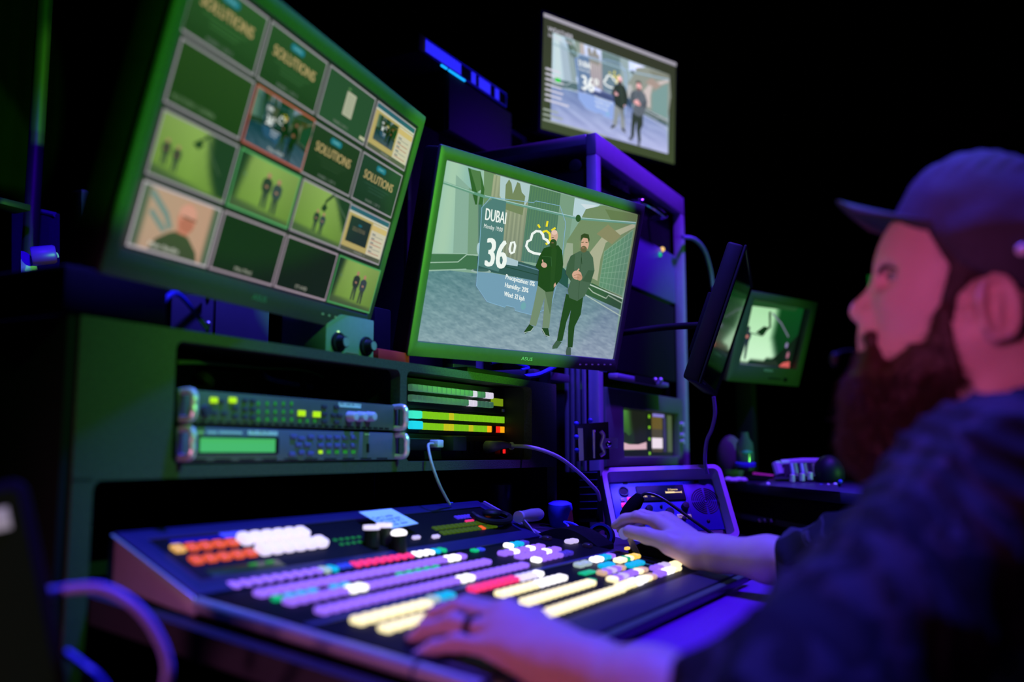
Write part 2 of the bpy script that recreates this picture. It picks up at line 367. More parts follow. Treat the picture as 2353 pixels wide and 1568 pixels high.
# --- cables inside the bay
def cable(name, pts, r, m, label, group=None, n=8):
    o = MB().tube(bez(pts, n), r, 8).build(name, m); tag(o, label, 'cable', group); return o
p = lambda u, v, y: at_y(*z5(u, v), y)
cable('patch_cable', [p(130, 285, 1.0), p(420, 295, 1.05), p(860, 335, 1.1), p(1200, 350, 1.1), p(1380, 400, 1.12), p(1580, 520, 1.12)], .003, mat('green_cable', (.12, .2, .06), .5), 'thin green cable arching along the top of the left rack bay')
cable('patch_cable', [p(860, 370, 1.12), p(930, 430, 1.1), p(1080, 470, 1.12), p(1280, 505, 1.14), p(1430, 540, 1.18)], .005, M_blue_cable, 'thick blue cable sagging behind the upper rack unit')
cable('patch_cable', [p(300, 380, 1.1), p(360, 420, 1.08), p(400, 470, 1.08), p(330, 500, 1.1), p(270, 470, 1.12), p(300, 400, 1.13)], .008, M_black_cable, 'black coiled cable end at the left inside the rack bay')

# ================================================================== right bay
PY = 1.02
M_clear = mat('clear_keycap', (.35, .4, .36), .18, noise=.1, emis=lin((60, 110, 80)), es=.7)
M_clearw = glow('lit_white_keycap', (215, 205, 225), 1.0)
M_lime = glow('lit_lime_key', (125, 195, 25), .95); M_yel = glow('lit_yellow_key', (190, 190, 30), 1.); M_org = glow('lit_orange_key', (250, 165, 20), 1.05); M_redk = glow('lit_red_key', (235, 40, 25), 1.1)
M_cyan1 = glow('lit_teal_key', (60, 220, 190), 1.1); M_cyan2 = glow('lit_cyan_key', (30, 200, 225), 1.1); M_unlit = mat('unlit_key', (.03, .04, .02), .3, noise=.1)
PA = thing('router_panel', 'upper control panel in right bay with two rows of clear keys', 'control panel', (1.6, PY, 1.09))
zA0 = at_y(*z6(700, 480), PY).z - .002; zA1 = at_y(*z6(700, 235), PY).z
MB().box((1.364, PY, zA0), (1.846, PY + .1, zA1), .001).build('chassis', M_dark, PA)
g6 = lambda u, v: at_y(*z6(u, v), PY - .004)
def cell(root, name, u0, v0, u1, v1, m, d=.006, bev=.0014, y=PY):
    a = at_y(*z6(u0, v0), y); b = at_y(*z6(u1, v1), y); return MB().box((a.x, y - d, min(a.z, b.z)), (b.x, y + .001, max(a.z, b.z)), bev).build(name, m, root)
def lerp(a, b, t): return a + (b - a) * t
xs = [at_y(*z6(302, 300), PY).x, at_y(*z6(1043, 300), PY).x]
for r_, (va, vb) in enumerate(((245, 322), (338, 402))):
    for k in range(18):
        x0 = lerp(xs[0], xs[1], k / 18); x1 = lerp(xs[0], xs[1], (k + .9) / 18)
        zt = at_y(*z6(302, va + (3 if r_ else 0)), PY).z; zb = at_y(*z6(302, vb + (0 if r_ else -15)), PY).z
        lit = (r_ == 0 and k >= 16) or (r_ == 1 and k in (12, 13)) or (r_ == 0 and k == 13)
        MB().box((x0, PY - .011, zb), (x1, PY + .001, zt), .0022).build('clear_key', M_clearw if lit else M_clear, PA)
cell(PA, 'display', 1050, 372, 1153, 448, glow('lit_olive_display', (120, 150, 20), .95), .002, 0)
cell(PA, 'maker_label', 1152, 472, 1186, 500, M_label, .0012, 0)
PBn = thing('router_panel', 'lower control panel in right bay with lime, orange and red keys', 'control panel', (1.6, PY, 1.04))
zB0 = at_y(*z6(700, 700), PY).z; zB1 = zA0 - .001
MB().box((1.364, PY, zB0), (1.846, PY + .1, zB1), .001).build('chassis', M_dark, PBn)
xl = at_y(*z6(428, 530), PY).x; xr = at_y(*z6(1205, 620), PY).x
zz = [at_y(*z6(428, v), PY).z for v in (492, 558, 595, 658)]
for r_ in range(2):
    for k in range(18):
        x0 = lerp(xl, xr, (k + .04) / 18); x1 = lerp(xl, xr, (k + .78) / 18)
        m = M_lime
        if r_ == 0: m = M_org if k == 17 else M_yel if k == 5 else M_lime
        else: m = M_redk if k == 15 else M_org if k in (13, 16, 17) else M_unlit if k == 14 else M_yel if k in (4, 5, 9) else M_lime
        MB().box((x0, PY - .004, zz[1 + 2 * r_]), (x1, PY + .001, zz[2 * r_]), .0006).build('lit_key', m, PBn)
cell(PBn, 'teal_key', 302, 485, 390, 560, M_cyan1, .012, .0025); cell(PBn, 'cyan_key', 302, 578, 396, 655, M_cyan2, .012, .0025)
# power strip
PS = thing('power_strip', 'black rack power strip at the bottom of the right bay', 'power strip', (1.6, PY, .99))
MB().box((1.364, PY, .9865), (1.846, PY + .08, zB0 - .001), .0015).build('housing', M_dark, PS)
for u in (790, 900, 1010):
    a = at_y(*z6(u, 760), PY); b = at_y(*z6(u + 66, 880), PY)
    mb = MB(); mb.m = front(a.x, PY, b.z); mb.frame((0, 0), (b.x - a.x, a.z - b.z), (.002,) * 4, 0, .003, .0006); mb.build('outlet', M_black, PS)
cell(PS, 'switch', 1160, 835, 1192, 872, glow('red_lamp', (240, 30, 30), 1.2), .004, .001)
CH = thing('usb_charger', 'small black charger block plugged into the power strip', 'charger', (1.45, PY - .05, 1.0))
a = at_y(*z6(305, 735), PY - .04); b = at_y(*z6(590, 850), PY - .04)
MB().box((1.376, PY - .045, b.z), (b.x, PY - .001, a.z), .004).build('body', M_black, CH)
mb = MB(); put_text(mb, '451)', Vector((1.391, PY - .0452, b.z + .003)), None, .012, None, a.z - b.z - .005, ex=(0, 0, 1), ey=(-1, 0, 0)); mb.build('marking', M_label, CH)
cell(PS, 'adapter', 598, 715, 720, 850, mat('adapter_grey', (.05, .055, .055), .5, noise=.1), .03, .002)
UC = thing('usb_cable', 'thin white usb cable hanging from the charger down to the switcher', 'cable', at_y(*z6(530, 780), PY - .05))
a = at_y(*z6(512, 750), PY - .05); b = at_y(*z6(566, 820), PY - .05); MB().box((a.x, PY - .065, b.z), (b.x, PY - .046, a.z), .002).build('plug', M_white, UC)
q = lambda u, v, y: at_y(*z6(u, v), y)
MB().tube(bez([q(530, 785, PY - .06), q(490, 790, PY - .075), q(490, 840, PY - .085), q(520, 970, PY - .095), q(580, 1140, PY - .1), q(640, 1260, PY - .09), q(680, 1330, PY - .085)], 10), .0024, 8).build('cord', M_grey_cable, UC)
MB().tube([q(660, 1322, PY - .086), q(705, 1318, PY - .084)], .0016, 6).build('cable_tie', M_blue_cable, UC)
PC = thing('power_cable', 'grey power cable with moulded plug curving out of the right bay', 'cable', q(1100, 800, PY - .02))
MB().tube(bez([q(1020, 810, PY - .02), q(1080, 805, PY - .03), q(1150, 795, PY - .035), q(1215, 800, PY - .04)], 6), [.013] * 7 + [.012, .011, .010, .009, .008, .007, .006, .005, .0045, .004, .004], 12).build('plug', mat('moulded_plug', (.28, .24, .25), .5, noise=.1), PC) if False else None
pts = bez([q(1020, 815, PY - .012), q(1080, 808, PY - .03), q(1150, 797, PY - .035), q(1225, 803, PY - .04)], 6)
MB().tube(pts, [lerp(.014, .0055, min(1, (i / (len(pts) - 1)) ** 1.2)) for i in range(len(pts))], 12).build('plug', mat('moulded_plug', (.28, .24, .25), .5, noise=.1), PC)
MB().ring(q(1232, 805, PY - .04), (1, -.3, 0), .0085, .004, .003).build('strain_relief', M_white, PC)
MB().tube(bez([q(1225, 803, PY - .04), q(1400, 815, .93), q(1560, 860, .9), q(1700, 930, .885), q(1850, 1050, .87), q(1950, 1150, .86), q(2010, 1220, .86), q(2030, 1290, .87)], 8), .0042, 10).build('cord', M_grey_cable, PC)
# ================================================================== monitors
class Mon:
    def __init__(s, u, v, t, yaw, tilt, roll, w, h):
        s.o = at_d(u, v, t); s.w, s.h = w, h
        ex = Vector((math.cos(yaw), math.sin(yaw), 0)); nb = Vector((-math.sin(yaw), math.cos(yaw), 0))
        ez = Vector((0, 0, 1)) * math.cos(tilt) + nb * math.sin(tilt)
        s.ex = ex * math.cos(roll) + ez * math.sin(roll); s.ey = ez * math.cos(roll) - ex * math.sin(roll); s.n = s.ex.cross(s.ey)
        s.M = basis(s.o, s.ex, s.ey, s.n); s.Mi = s.M.inverted()
    def loc(s, u, v, dz=0): p = s.Mi @ at_plane(u, v, s.o + s.n * dz, s.n); return (p.x, p.y)
    def root(s, name, label, loc=None): return thing(name, label, 'monitor', loc or (s.M @ Vector((s.w / 2, -.05, -.05))))
    def mb(s): m = MB(); m.m = s.M; return m
    def body(s, root, bl, br, bb, bt, dep, m=None, lip=.006, bev=.003):
        s.mb().frame((-bl, -bb), (s.w + br, s.h + bt), (bl, br, bb, bt), -.004, lip, bev).build('bezel', m or M_bezel, root)
        s.mb().box((-bl + .002, -bb + .002, -dep), (s.w + br - .002, s.h + bt - .002, -.0045), .006).build('housing', M_black, root)
def noise2(a, b, s=1.): return (math.sin(a * 37.1 * s + 3 * math.sin(b * 23.3 * s)) + math.sin(b * 51.7 * s + 2 * math.sin(a * 41.9 * s + 1)) + math.sin((a + b) * 83.1 * s + 2.2 * math.sin((a - b) * 61 * s))) / 3

# ---- the weather programme picture (used by the programme monitor and its repeats); zoom-2 coordinates
def programme(cv, hi=True, veil=(0, 0, 0)):
    V = lambda c: tuple(max(0, min(255, c[i] + veil[i])) for i in range(3))
    P = lambda pts, c: cv.poly(pts, V(c)); Ln = lambda pts, w, c: cv.line(pts, w, V(c))
    P([(300, 108), (1553, 462), (1395, 1418), (100, 1292)], (128, 158, 145))
    nx, ny = (90, 60) if hi else (14, 10)
    def fl(a, b):
        n = noise2(a, b * .7) * 13 + noise2(a * 3.1, b * 2.3) * 9 + (rng.random() - .5) * 12
        k = b * .75 + a * .25; return V((84 + 62 * k + n, 114 + 46 * k + n, 134 + 44 * k + n * .8))
    cv.field([(175, 815), (1450, 960), (1395, 1418), (100, 1292)], nx, ny, fl)
    cv.field([(300, 108), (560, 180), (508, 735), (195, 724)], 12, 8, lambda a, b: V((150 + 12 * math.sin(a * 7), 182 + 8 * math.sin(a * 7), 172)))
    P([(365, 205), (470, 305), (520, 480), (500, 735), (420, 726), (345, 722)], (132, 160, 152))
    P([(450, 290), (530, 330), (505, 735), (440, 728)], (112, 140, 122))
    P([(548, 178), (625, 200), (600, 560), (545, 470)], (105, 130, 100))
    cv.field([(612, 202), (860, 272), (810, 780), (545, 730)], 26, 14, lambda a, b: V((150 - 22 * b + 16 * math.sin(a * 60), 152 - 22 * b + 16 * math.sin(a * 60), 128 - 10 * b + 12 * math.sin(a * 60))))
    P([(655, 213), (855, 270), (845, 360), (800, 430), (690, 420), (650, 340)], (172, 192, 200))
    P([(682, 430), (690, 270), (712, 235), (728, 262), (736, 330), (752, 290), (766, 252), (784, 262), (795, 320), (818, 345), (800, 470)], (112, 120, 92))
    cv.field([(850, 273), (1050, 328), (1000, 800), (790, 770)], 30, 12, lambda a, b: V((78 + 8 * math.sin(a * 75), 110 + 9 * math.sin(a * 75), 88 + 20 * b)))
    P([(1050, 328), (1145, 356), (1075, 830), (1000, 800)], (118, 146, 128))
    P([(1142, 355), (1310, 400), (1225, 470), (1180, 520), (1128, 480)], (180, 202, 214))
    P([(1180, 395), (1290, 405), (1225, 440)], (205, 215, 225))
    P([(1215, 430), (1330, 405), (1555, 463), (1530, 720), (1448, 1020), (1240, 910), (1190, 760), (1075, 780), (1090, 640), (1180, 500)], (112, 128, 98))
    P([(1090, 650), (1130, 655), (1130, 760), (1060, 830), (1075, 700)], (150, 160, 140))
    P([(1340, 430), (1555, 465), (1540, 530), (1390, 520)], (98, 112, 78))
    P([(1235, 720), (1330, 600), (1540, 520), (1535, 550), (1345, 650), (1310, 760), (1290, 900), (1250, 880)], (168, 166, 142))
    P([(1285, 592), (1360, 530), (1445, 605), (1385, 660)], (134, 126, 96))
    P([(1335, 710), (1525, 565), (1452, 1000), (1300, 935)], (92, 132, 108))
    if hi:
        for k in range(9): t = k / 8; Ln([(lerp(1335, 1300, t), lerp(710, 935, t)), (lerp(1525, 1452, t), lerp(565, 1000, t))], 3, (128, 160, 138))
        for k in range(8): t = k / 7; Ln([(lerp(1335, 1525, t), lerp(710, 565, t)), (lerp(1300, 1452, t), lerp(935, 1000, t))], 3, (122, 156, 134))
    P([(195, 722), (420, 724), (505, 738), (508, 832), (430, 824), (172, 834)], (58, 92, 74))
    Ln([(188, 780), (375, 776), (432, 729), (505, 731)], 6, (168, 192, 180)); Ln([(172, 833), (430, 824)], 8, (150, 176, 168)); Ln([(195, 720), (430, 722)], 5, (150, 178, 168))
    P([(500, 738), (770, 772), (905, 810), (910, 905), (600, 845), (505, 838)], (44, 66, 84))
    Ln([(520, 742), (770, 790), (905, 830)], 7, (96, 122, 150)); Ln([(620, 790), (900, 862)], 5, (20, 34, 50)); P([(690, 740), (770, 770), (765, 805), (670, 790)], (170, 190, 205))
    P([(1030, 780), (1100, 850), (1095, 950), (1020, 900)], (30, 62, 70))
    P([(1205, 925), (1255, 915), (1452, 1012), (1440, 1090), (1205, 985)], (48, 78, 54))
    Ln([(1225, 918), (1455, 1018)], 8, (182, 196, 186)); Ln([(1198, 985), (1440, 1130)], 6, (172, 188, 178)); Ln([(1225, 940), (1260, 975), (1345, 1015)], 7, (160, 175, 160)); Ln([(1345, 1015), (1360, 995), (1450, 1045)], 8, (140, 158, 142))
    cv.ell(525, 836, 66, 15, V((150, 168, 170)), 24, .05); cv.ell(525, 830, 52, 10, V((60, 84, 96)), 20, .05)
    P([(440, 158), (470, 170), (505, 330), (500, 400), (488, 400), (470, 330)], (36, 66, 38)); P([(500, 178), (522, 182), (548, 300), (535, 410), (515, 490), (508, 400), (525, 310)], (44, 78, 44))
    P([(455, 165), (520, 184), (528, 300), (500, 320)], (74, 104, 70)); P([(508, 400), (530, 400), (528, 760), (508, 760)], (70, 100, 104)); cv.ell(512, 690, 14, 40, V((170, 195, 205)))
    Ln([(270, 252), (480, 325), (555, 350)], 18, (92, 136, 124)); Ln([(550, 345), (750, 396), (1160, 490), (1540, 522)], 17, (98, 142, 134)); Ln([(270, 248), (480, 321)], 5, (160, 190, 180)); Ln([(550, 341), (750, 391), (1160, 485), (1540, 518)], 5, (165, 190, 196))
    cv.ell(1162, 490, 17, 24, V((32, 60, 34)))
    # graphic panel
    pan = [(590, 352), (870, 388), (884, 376), (1042, 408), (1080, 520), (1050, 800), (985, 1060), (930, 1095), (855, 1122), (750, 1095), (746, 1074), (690, 1060), (682, 1073), (565, 1036), (495, 932), (520, 600), (530, 420)]
    P([(530, 420), (600, 360), (690, 380), (660, 780), (640, 840), (505, 800), (520, 600)], (74, 108, 118))
    P([(505, 842), (600, 848), (905, 905), (890, 1000), (855, 1120), (752, 1092), (746, 1074), (690, 1060), (682, 1073), (567, 1034), (497, 930)], (112, 146, 178))
    Ln(pan + [pan[0]], 4 if hi else 6, (128, 170, 205))
    W = (236, 240, 238)
    cv.text('DUBAI', (550, 499), (684, 528), (558, 418), W); cv.text('DUBAI', (552.5, 499), (686.5, 528), (560.5, 418), W); cv.text('Monday 19:00', (543, 551), (664, 580), (547, 522), W)
    for dx in ((0, 4, 8, 12) if hi else (0, 10)):
        cv.text('36', (546 + dx, 800), (676 + dx, 822), (566 + dx, 606), W)
    cv.line([(716 + 0, 715), (712, 690), (722, 650), (742, 645), (748, 670), (740, 712), (716, 720)], 15, W)
    for d in ((0, 1.6) if hi else (0,)):
        cv.text('Precipitation: 0%', (684 + d, 886), (873 + d, 936), (689 + d, 854), W); cv.text('Humidity: 20%', (679 + d, 940), (832 + d, 978), (684 + d, 908), W); cv.text('Wind: 32 kph', (673 + d, 998), (806 + d, 1032), (678 + d, 966), W)
    Y = (232, 216, 40)
    for a, b in (((960, 508), (953, 545)), ((897, 530), (910, 552)), ((1012, 552), (985, 570))): cv.line([a, b], 13, Y)
    cv.line([(922, 598), (932, 578), (952, 572), (972, 588), (978, 618), (968, 648), (948, 660)], 15, Y)
    cv.line([(918, 726), (870, 718), (838, 702), (820, 672), (828, 642), (850, 630), (860, 592), (885, 574), (912, 576), (930, 598), (934, 622), (955, 632), (970, 656)], 17, W)
    # presenter with tablet; figures' blacks lifted to green as painted lamp wash
    S1, S2 = (205, 160, 145), (210, 160, 140)
    P([(895, 930), (1000, 952), (986, 1060), (970, 1210), (925, 1206), (936, 1085), (940, 1010), (916, 1085), (884, 1196), (840, 1186), (866, 1070)], (112, 128, 108)); P([(940, 960), (1000, 952), (986, 1060), (975, 1120)], (88, 104, 84))
    P([(840, 1184), (868, 1200), (852, 1226), (812, 1246), (806, 1232)], (24, 40, 22)); P([(922, 1208), (964, 1210), (973, 1262), (950, 1264), (926, 1234)], (24, 40, 22))
    Ln([(806, 1240), (850, 1228), (868, 1206)], 4, (170, 185, 180)); Ln([(922, 1214), (945, 1255), (973, 1266)], 4, (170, 185, 180))
    P([(972, 674), (1030, 666), (1055, 702), (1062, 790), (1050, 880), (1005, 945), (998, 968), (950, 972), (895, 930), (902, 830), (880, 806), (905, 740), (935, 686)], (20, 40, 14))
    P([(985, 690), (1010, 680), (1020, 700), (1000, 950), (975, 962)], (28, 50, 20)); P([(1000, 925), (1010, 910), (1016, 930), (1000, 945)], S1)
    cv.ell(1003, 608, 24, 42, V(S1), 20, .1); cv.ell(996, 655, 23, 30, V((34, 44, 22)), 18, .1); cv.ell(992, 650, 9, 4, V((120, 80, 66)), 10); Ln([(985, 617), (1000, 616)], 5, (70, 60, 40)); cv.ell(1003, 582, 20, 16, V((228, 188, 176)), 14)
    P([(922, 738), (982, 744), (986, 806), (945, 804), (924, 792)], (16, 34, 16)); Ln([(922, 738), (982, 744), (986, 806)], 3, (52, 84, 52)); cv.ell(936, 796, 20, 17, V(S1), 14, .5); Ln([(925, 760), (930, 785)], 7, S1)
    # presenter with clasped hands
    P([(1080, 985), (1192, 1008), (1176, 1120), (1136, 1200), (1122, 1336), (1090, 1336), (1094, 1200), (1112, 1090), (1082, 1170), (1056, 1292), (1018, 1302), (1040, 1180), (1060, 1080)], (24, 44, 16))
    P([(1016, 1290), (1052, 1300), (1022, 1342), (990, 1346), (990, 1330)], (58, 74, 66)); P([(1085, 1334), (1112, 1338), (1112, 1386), (1080, 1390), (1078, 1365)], (62, 76, 72))
    P([(1166, 706), (1226, 702), (1256, 746), (1266, 832), (1242, 912), (1202, 1000), (1152, 1032), (1100, 1010), (1090, 960), (1110, 900), (1076, 850), (1086, 790), (1110, 736)], (68, 86, 74))
    P([(1110, 736), (1140, 720), (1130, 860), (1110, 900), (1076, 850)], (56, 74, 60)); P([(1225, 830), (1266, 832), (1242, 912), (1185, 900)], (54, 70, 58)); Ln([(1182, 720), (1172, 820), (1160, 1020)], 3, (48, 62, 52)); Ln([(1180, 745), (1183, 790)], 4, (24, 34, 26))
    cv.ell(1203, 658, 26, 44, V(S2), 20, .06); P([(1174, 640), (1178, 600), (1200, 588), (1228, 596), (1234, 630), (1228, 650), (1222, 622), (1190, 616)], (42, 44, 20)); cv.ell(1195, 692, 21, 22, V((98, 82, 58)), 16); cv.ell(1190, 683, 10, 4, V((150, 96, 84)), 10); Ln([(1180, 648), (1196, 646)], 4, (80, 66, 44)); Ln([(1206, 647), (1220, 648)], 4, (80, 66, 44))
    cv.ell(1150, 862, 32, 30, V(S2), 16, .5); cv.ell(1168, 876, 18, 22, V((190, 138, 116)), 14); Ln([(1140, 850), (1165, 820)], 9, S2); Ln([(1130, 865), (1160, 855), (1180, 870)], 4, (160, 110, 94)); Ln([(1130, 880), (1165, 880)], 3, (160, 110, 94))
    cv.ell(798, 1064, 18, 26, V((108, 158, 172)), 14, .2)

M_scr_main = screen_mat('screen_glow_main', 1.0, .06, 1200)
M_scr_multi = screen_mat('screen_glow_multiview', 1.0, .10, 700)
M_scr_far = screen_mat('screen_glow_far', 1.25, .08, 500)

# ---- programme monitor
m1 = Mon(956.29, 783.63, 1.7451, -.2582, -.2427, .0153, .597, .336)
r1 = m1.root('programme_monitor', 'sharp central monitor showing two presenters and a 36 degree weather graphic')
m1.body(r1, .0205, .0165, .0285, .0245, .045)
z2 = lambda u, v: (920 + u / 2.852, 330 + v / 2.852)
cv = Canvas(lambda u, v: m1.loc(*z2(u, v))); programme(cv, True); cv.build('screen', M_scr_main, m1.M, r1)
m1.mb().box((-.0005, -.0005, -.0042), (m1.w + .0005, m1.h + .0005, -.0002)).build('screen_glass', M_black, r1)
mb = m1.mb(); x, y = m1.loc(*z2(777, 1413)); x2, _ = m1.loc(*z2(850, 1420)); put_text(mb, 'ASUS', x, y - .001, .0075, .0062, x2 - x); mb.build('maker_logo', mat('logo_silver', (.6, .62, .6), .3, metal=.3, noise=.05), r1)
mb = m1.mb()
for k in range(6): a, b = m1.loc(*z2(1158 + k * 40, 1450)); mb.box((a, b, .006), (a + .006, b + .003, .0066))
mb.build('button_marks', M_label, r1)
a, b = m1.loc(1385, 850); m1.mb().box((a, -.0285 - .003, -.01), (a + .016, -.0285 + .001, .002), .001).build('power_button', mat('blue_button', (.1, .2, .8), .3, noise=.1), r1)
def stand(root, x, y, z0, z1, w=.11, back=None):
    MB().box((x - w / 2, y, z0), (x + w / 2, y + .03, z1), .006).build('stand_column', M_black, root)
    MB().box((x - .14, y - .09, z0), (x + .14, y + .1, z0 + .012), .004).build('stand_base', M_black, root)
    if back is not None: MB().tube([(x, y + .015, back.z), back], .022, 12).build('tilt_joint', M_black, root)
stand(r1, 1.76, 1.06, 1.16, 1.42, .1, m1.M @ Vector((.3, .17, -.045)))

# ---- multiview monitor
m2 = Mon(270.69, 566.27, 1.0648, .1701, -.2833, .0092, .597, .336)
r2 = m2.root('multiview_monitor', 'large tilted monitor at left split into sixteen small pictures')
m2.body(r2, .0215, .0165, .034, .0245, .05)
m2.mb().box((-.0005, -.0005, -.0042), (m2.w + .0005, m2.h + .0005, -.0002)).build('screen_glass', M_black, r2)
W2, H2 = m2.w / 4, m2.h / 4
cv = Canvas(lambda u, v: (u, v))
cv.poly([(0, 0), (m2.w, 0), (m2.w, m2.h), (0, m2.h)], (20, 24, 22))
def cellrect(c, r): return (c * W2 + .0025, (3 - r) * H2 + .0035, (c + 1) * W2 - .0025, (4 - r) * H2 - .0035)
def rect(cv, x0, y0, x1, y1, c): cv.poly([(x0, y0), (x1, y0), (x1, y1), (x0, y1)], c)
def cellframe(c, r, col, w=.0026):
    x0, y0, x1, y1 = cellrect(c, r); rect(cv, x0, y0, x1, y1, col); return (x0 + w, y0 + w, x1 - w, y1 - w)
GR = (150, 142, 152)
def inner(cv, q): return lambda a, b: (lerp(q[0], q[2], a), lerp(q[1], q[3], b))
def solutions(q, bg, cap=None):
    p = inner(cv, q); rect(cv, *q, bg)
    cv.field([p(0, 0), p(1, 0), p(1, 1), p(0, 1)], 6, 5, lambda a, b: (bg[0] * (.75 + .35 * b), bg[1] * (.75 + .35 * b), bg[2] * (.75 + .35 * b)))
    x0, y0 = p(.36, .80); x1, y1 = p(.60, .93); n = 6
    cv.poly([(x0 + .003, y0), (x1 - .003, y0), (x1, y0 + .003), (x1, y1 - .003), (x1 - .003, y1), (x0 + .003, y1), (x0, y1 - .003), (x0, y0 + .003)], (18, 104, 122))
    cv.text('LINKS', p(.41, .84), p(.55, .84), p(.41, .90), (120, 190, 195)); cv.text('SOLUTIONS', p(.12, .52), p(.86, .52), p(.12, .72), (176, 152, 104)); cv.text('SOLUTIONS', p(.127, .52), p(.867, .52), p(.127, .72), (176, 152, 104))
    for k, (a, b) in enumerate(((.18, .80), (.28, .72), (.30, .68))): rect(cv, *p(a, .43 - k * .07), *p(b, .448 - k * .07), tuple(min(255, x * 1.4 + 6) for x in bg))
    rect(cv, *q[:2], q[2], lerp(q[1], q[3], .17), tuple(x * .75 for x in bg))
    cv.text('MARK 1 OF 3', p(.30, .05), p(.66, .05), p(.30, .12), (105, 112, 108))
def menfig(p, x, y, s, dark=(38, 44, 42)):    # a small standing figure, feet at (x, y)
    sk = (168, 120, 100)
    f = lambda pts, c: cv.poly([p(x + a * s * .62, y + b * s) for a, b in pts], c)
    f([(-.10, 0), (-.02, 0), (.0, .42), (.06, 0), (.14, .0), (.13, .5), (-.10, .5)], (46, 54, 50)); f([(-.15, .46), (.16, .46), (.2, .62), (.19, .8), (.07, .87), (-.05, .87), (-.18, .8), (-.2, .6)], dark)
    f([(-.05, .87), (.05, .87), (.08, .95), (.03, 1.02), (-.04, 1.02), (-.08, .95)], sk); f([(-.06, .6), (.04, .58), (.05, .64), (-.05, .66)], sk)
def cyc(q, var):
    p = inner(cv, q); edge = {0: .62, 1: .22, 2: .75}[var]
    def fn(a, b):
        g = 1 - .25 * abs(a - .45); c = (112 * g + 22 * b, 148 * g + 16 * b, 58 * g + 24 * b)
        if var == 0: d = max(0, min(1, (a - .58 - .25 * (1 - b) ** 2) * 9)) * (b > .02)
        elif var == 1: d = max(0, min(1, (.20 - .1 * (1 - b) - a) * 9))
        else: d = max(0, min(1, (a - .74 + .5 * (b - .75)) * 9)) * (b > .35)
        fl = max(0, min(1, (.2 - .1 * a - b) * 14)) if var else max(0, min(1, (.10 - b + (.1 - .2 * a)) * 14))
        c = tuple(lerp(c[i], (24, 42, 28)[i], d) for i in range(3)); return tuple(lerp(c[i], (62, 78, 52)[i], fl * .9) for i in range(3))
    cv.field([p(0, 0), p(1, 0), p(1, 1), p(0, 1)], 22, 16, fn)
    if var == 0:
        menfig(p, .13, .2, .42); menfig(p, .27, .16, .42); cv.poly([p(.42, .72), p(.5, .66), p(.56, .76), p(.5, .84), p(.46, .78)], (26, 48, 26)); cv.line([p(.55, .95), p(.72, .62), p(.86, .4)], .002, (58, 78, 58)); cv.line([p(.5, .8), p(.62, .98)], .003, (30, 50, 30))
    if var == 1: menfig(p, .50, .16, .66); menfig(p, .68, .12, .66, (50, 58, 66)); cv.poly([p(.1, .62), p(.15, .6), p(.14, .66)], (90, 120, 90))
    if var == 2: menfig(p, .40, .12, .46); menfig(p, .53, .10, .46, (50, 58, 66)); cv.line([p(.52, .62), p(.50, .80), p(.62, 1.)], .005, (28, 44, 30)); cv.line([p(.62, 1.), p(1., .62)], .003, (60, 80, 60)); cv.poly([p(.44, .62), p(.52, .58), p(.56, .70), p(.47, .74)], (26, 40, 28))
def yellow(q, dark, pgm):
    p = inner(cv, q); rect(cv, *q, (176, 158, 98)); rect(cv, *p(0, .9), *p(1, 1), (38, 88, 104)); rect(cv, *p(0, .86), *p(1, .9), (196, 196, 180))
    rect(cv, *p(.62, .1), *p(1, .84), (198, 190, 166)); rect(cv, *p(.62, .68), *p(1, .8), (200, 176, 112))
    for k in range(5): rect(cv, *p(.66, .56 - k * .1), *p(.94, .575 - k * .1), (166, 90, 70) if k in (1, 2, 4) else (140, 140, 130)); rect(cv, *p(.66, .59 - k * .1), *p(.74, .615 - k * .1), (90, 100, 110))
    rect(cv, *p(0, 0), *p(1, .1), (78, 80, 66)); rect(cv, *p(.08, .22), *p(.58, .80), dark); cv.text('MARK 1', p(.35, .03), p(.6, .03), p(.35, .075), (140, 145, 135))
    return (*p(.08, .22), *p(.58, .80))
def mini_prog(q, veil):
    e = [(300, 108), (1553, 462), (1395, 1418), (100, 1292)]
    M8 = []; B8 = []                           # homography: picture corners -> rectangle q
    for (u, v), (X, Y) in zip(e, ((q[0], q[3]), (q[2], q[3]), (q[2], q[1]), (q[0], q[1]))):
        M8 += [[u, v, 1, 0, 0, 0, -X * u, -X * v], [0, 0, 0, u, v, 1, -Y * u, -Y * v]]; B8 += [X, Y]
    h = np.linalg.solve(np.array(M8, float), np.array(B8, float))
    old = cv.P
    cv.P = lambda u, v: ((h[0] * u + h[1] * v + h[2]) / (h[6] * u + h[7] * v + 1), (h[3] * u + h[4] * v + h[5]) / (h[6] * u + h[7] * v + 1))
    programme(cv, False, veil); cv.P = old
solutions(cellframe(0, 0, GR), (36, 68, 34)); solutions(cellframe(1, 0, GR), (32, 60, 32)); solutions(cellframe(2, 1, GR), (24, 36, 24)); solutions(cellframe(3, 1, GR), (24, 42, 36))  # upper-left cells have the green lamp wash painted into their backgrounds
q = cellframe(2, 0, GR); p = inner(cv, q); rect(cv, *q, (36, 64, 44)); rect(cv, *p(.42, .30), *p(.62, .80), (172, 172, 150))
for k in range(7): rect(cv, *p(.45, .36 + k * .06), *p(.59, .375 + k * .06), (120, 130, 108))
rect(cv, *p(.88, .05), *p(1, .12), (180, 180, 150)); rect(cv, *p(.42, .84), *p(.48, .87), (90, 130, 80)); cv.text('MARK 2 OF 3', p(.30, .06), p(.60, .06), p(.30, .12), (120, 125, 118))
yellow(cellframe(3, 0, GR), (28, 44, 40), 0); yq = yellow(cellframe(3, 2, GR), (28, 38, 40), 0)
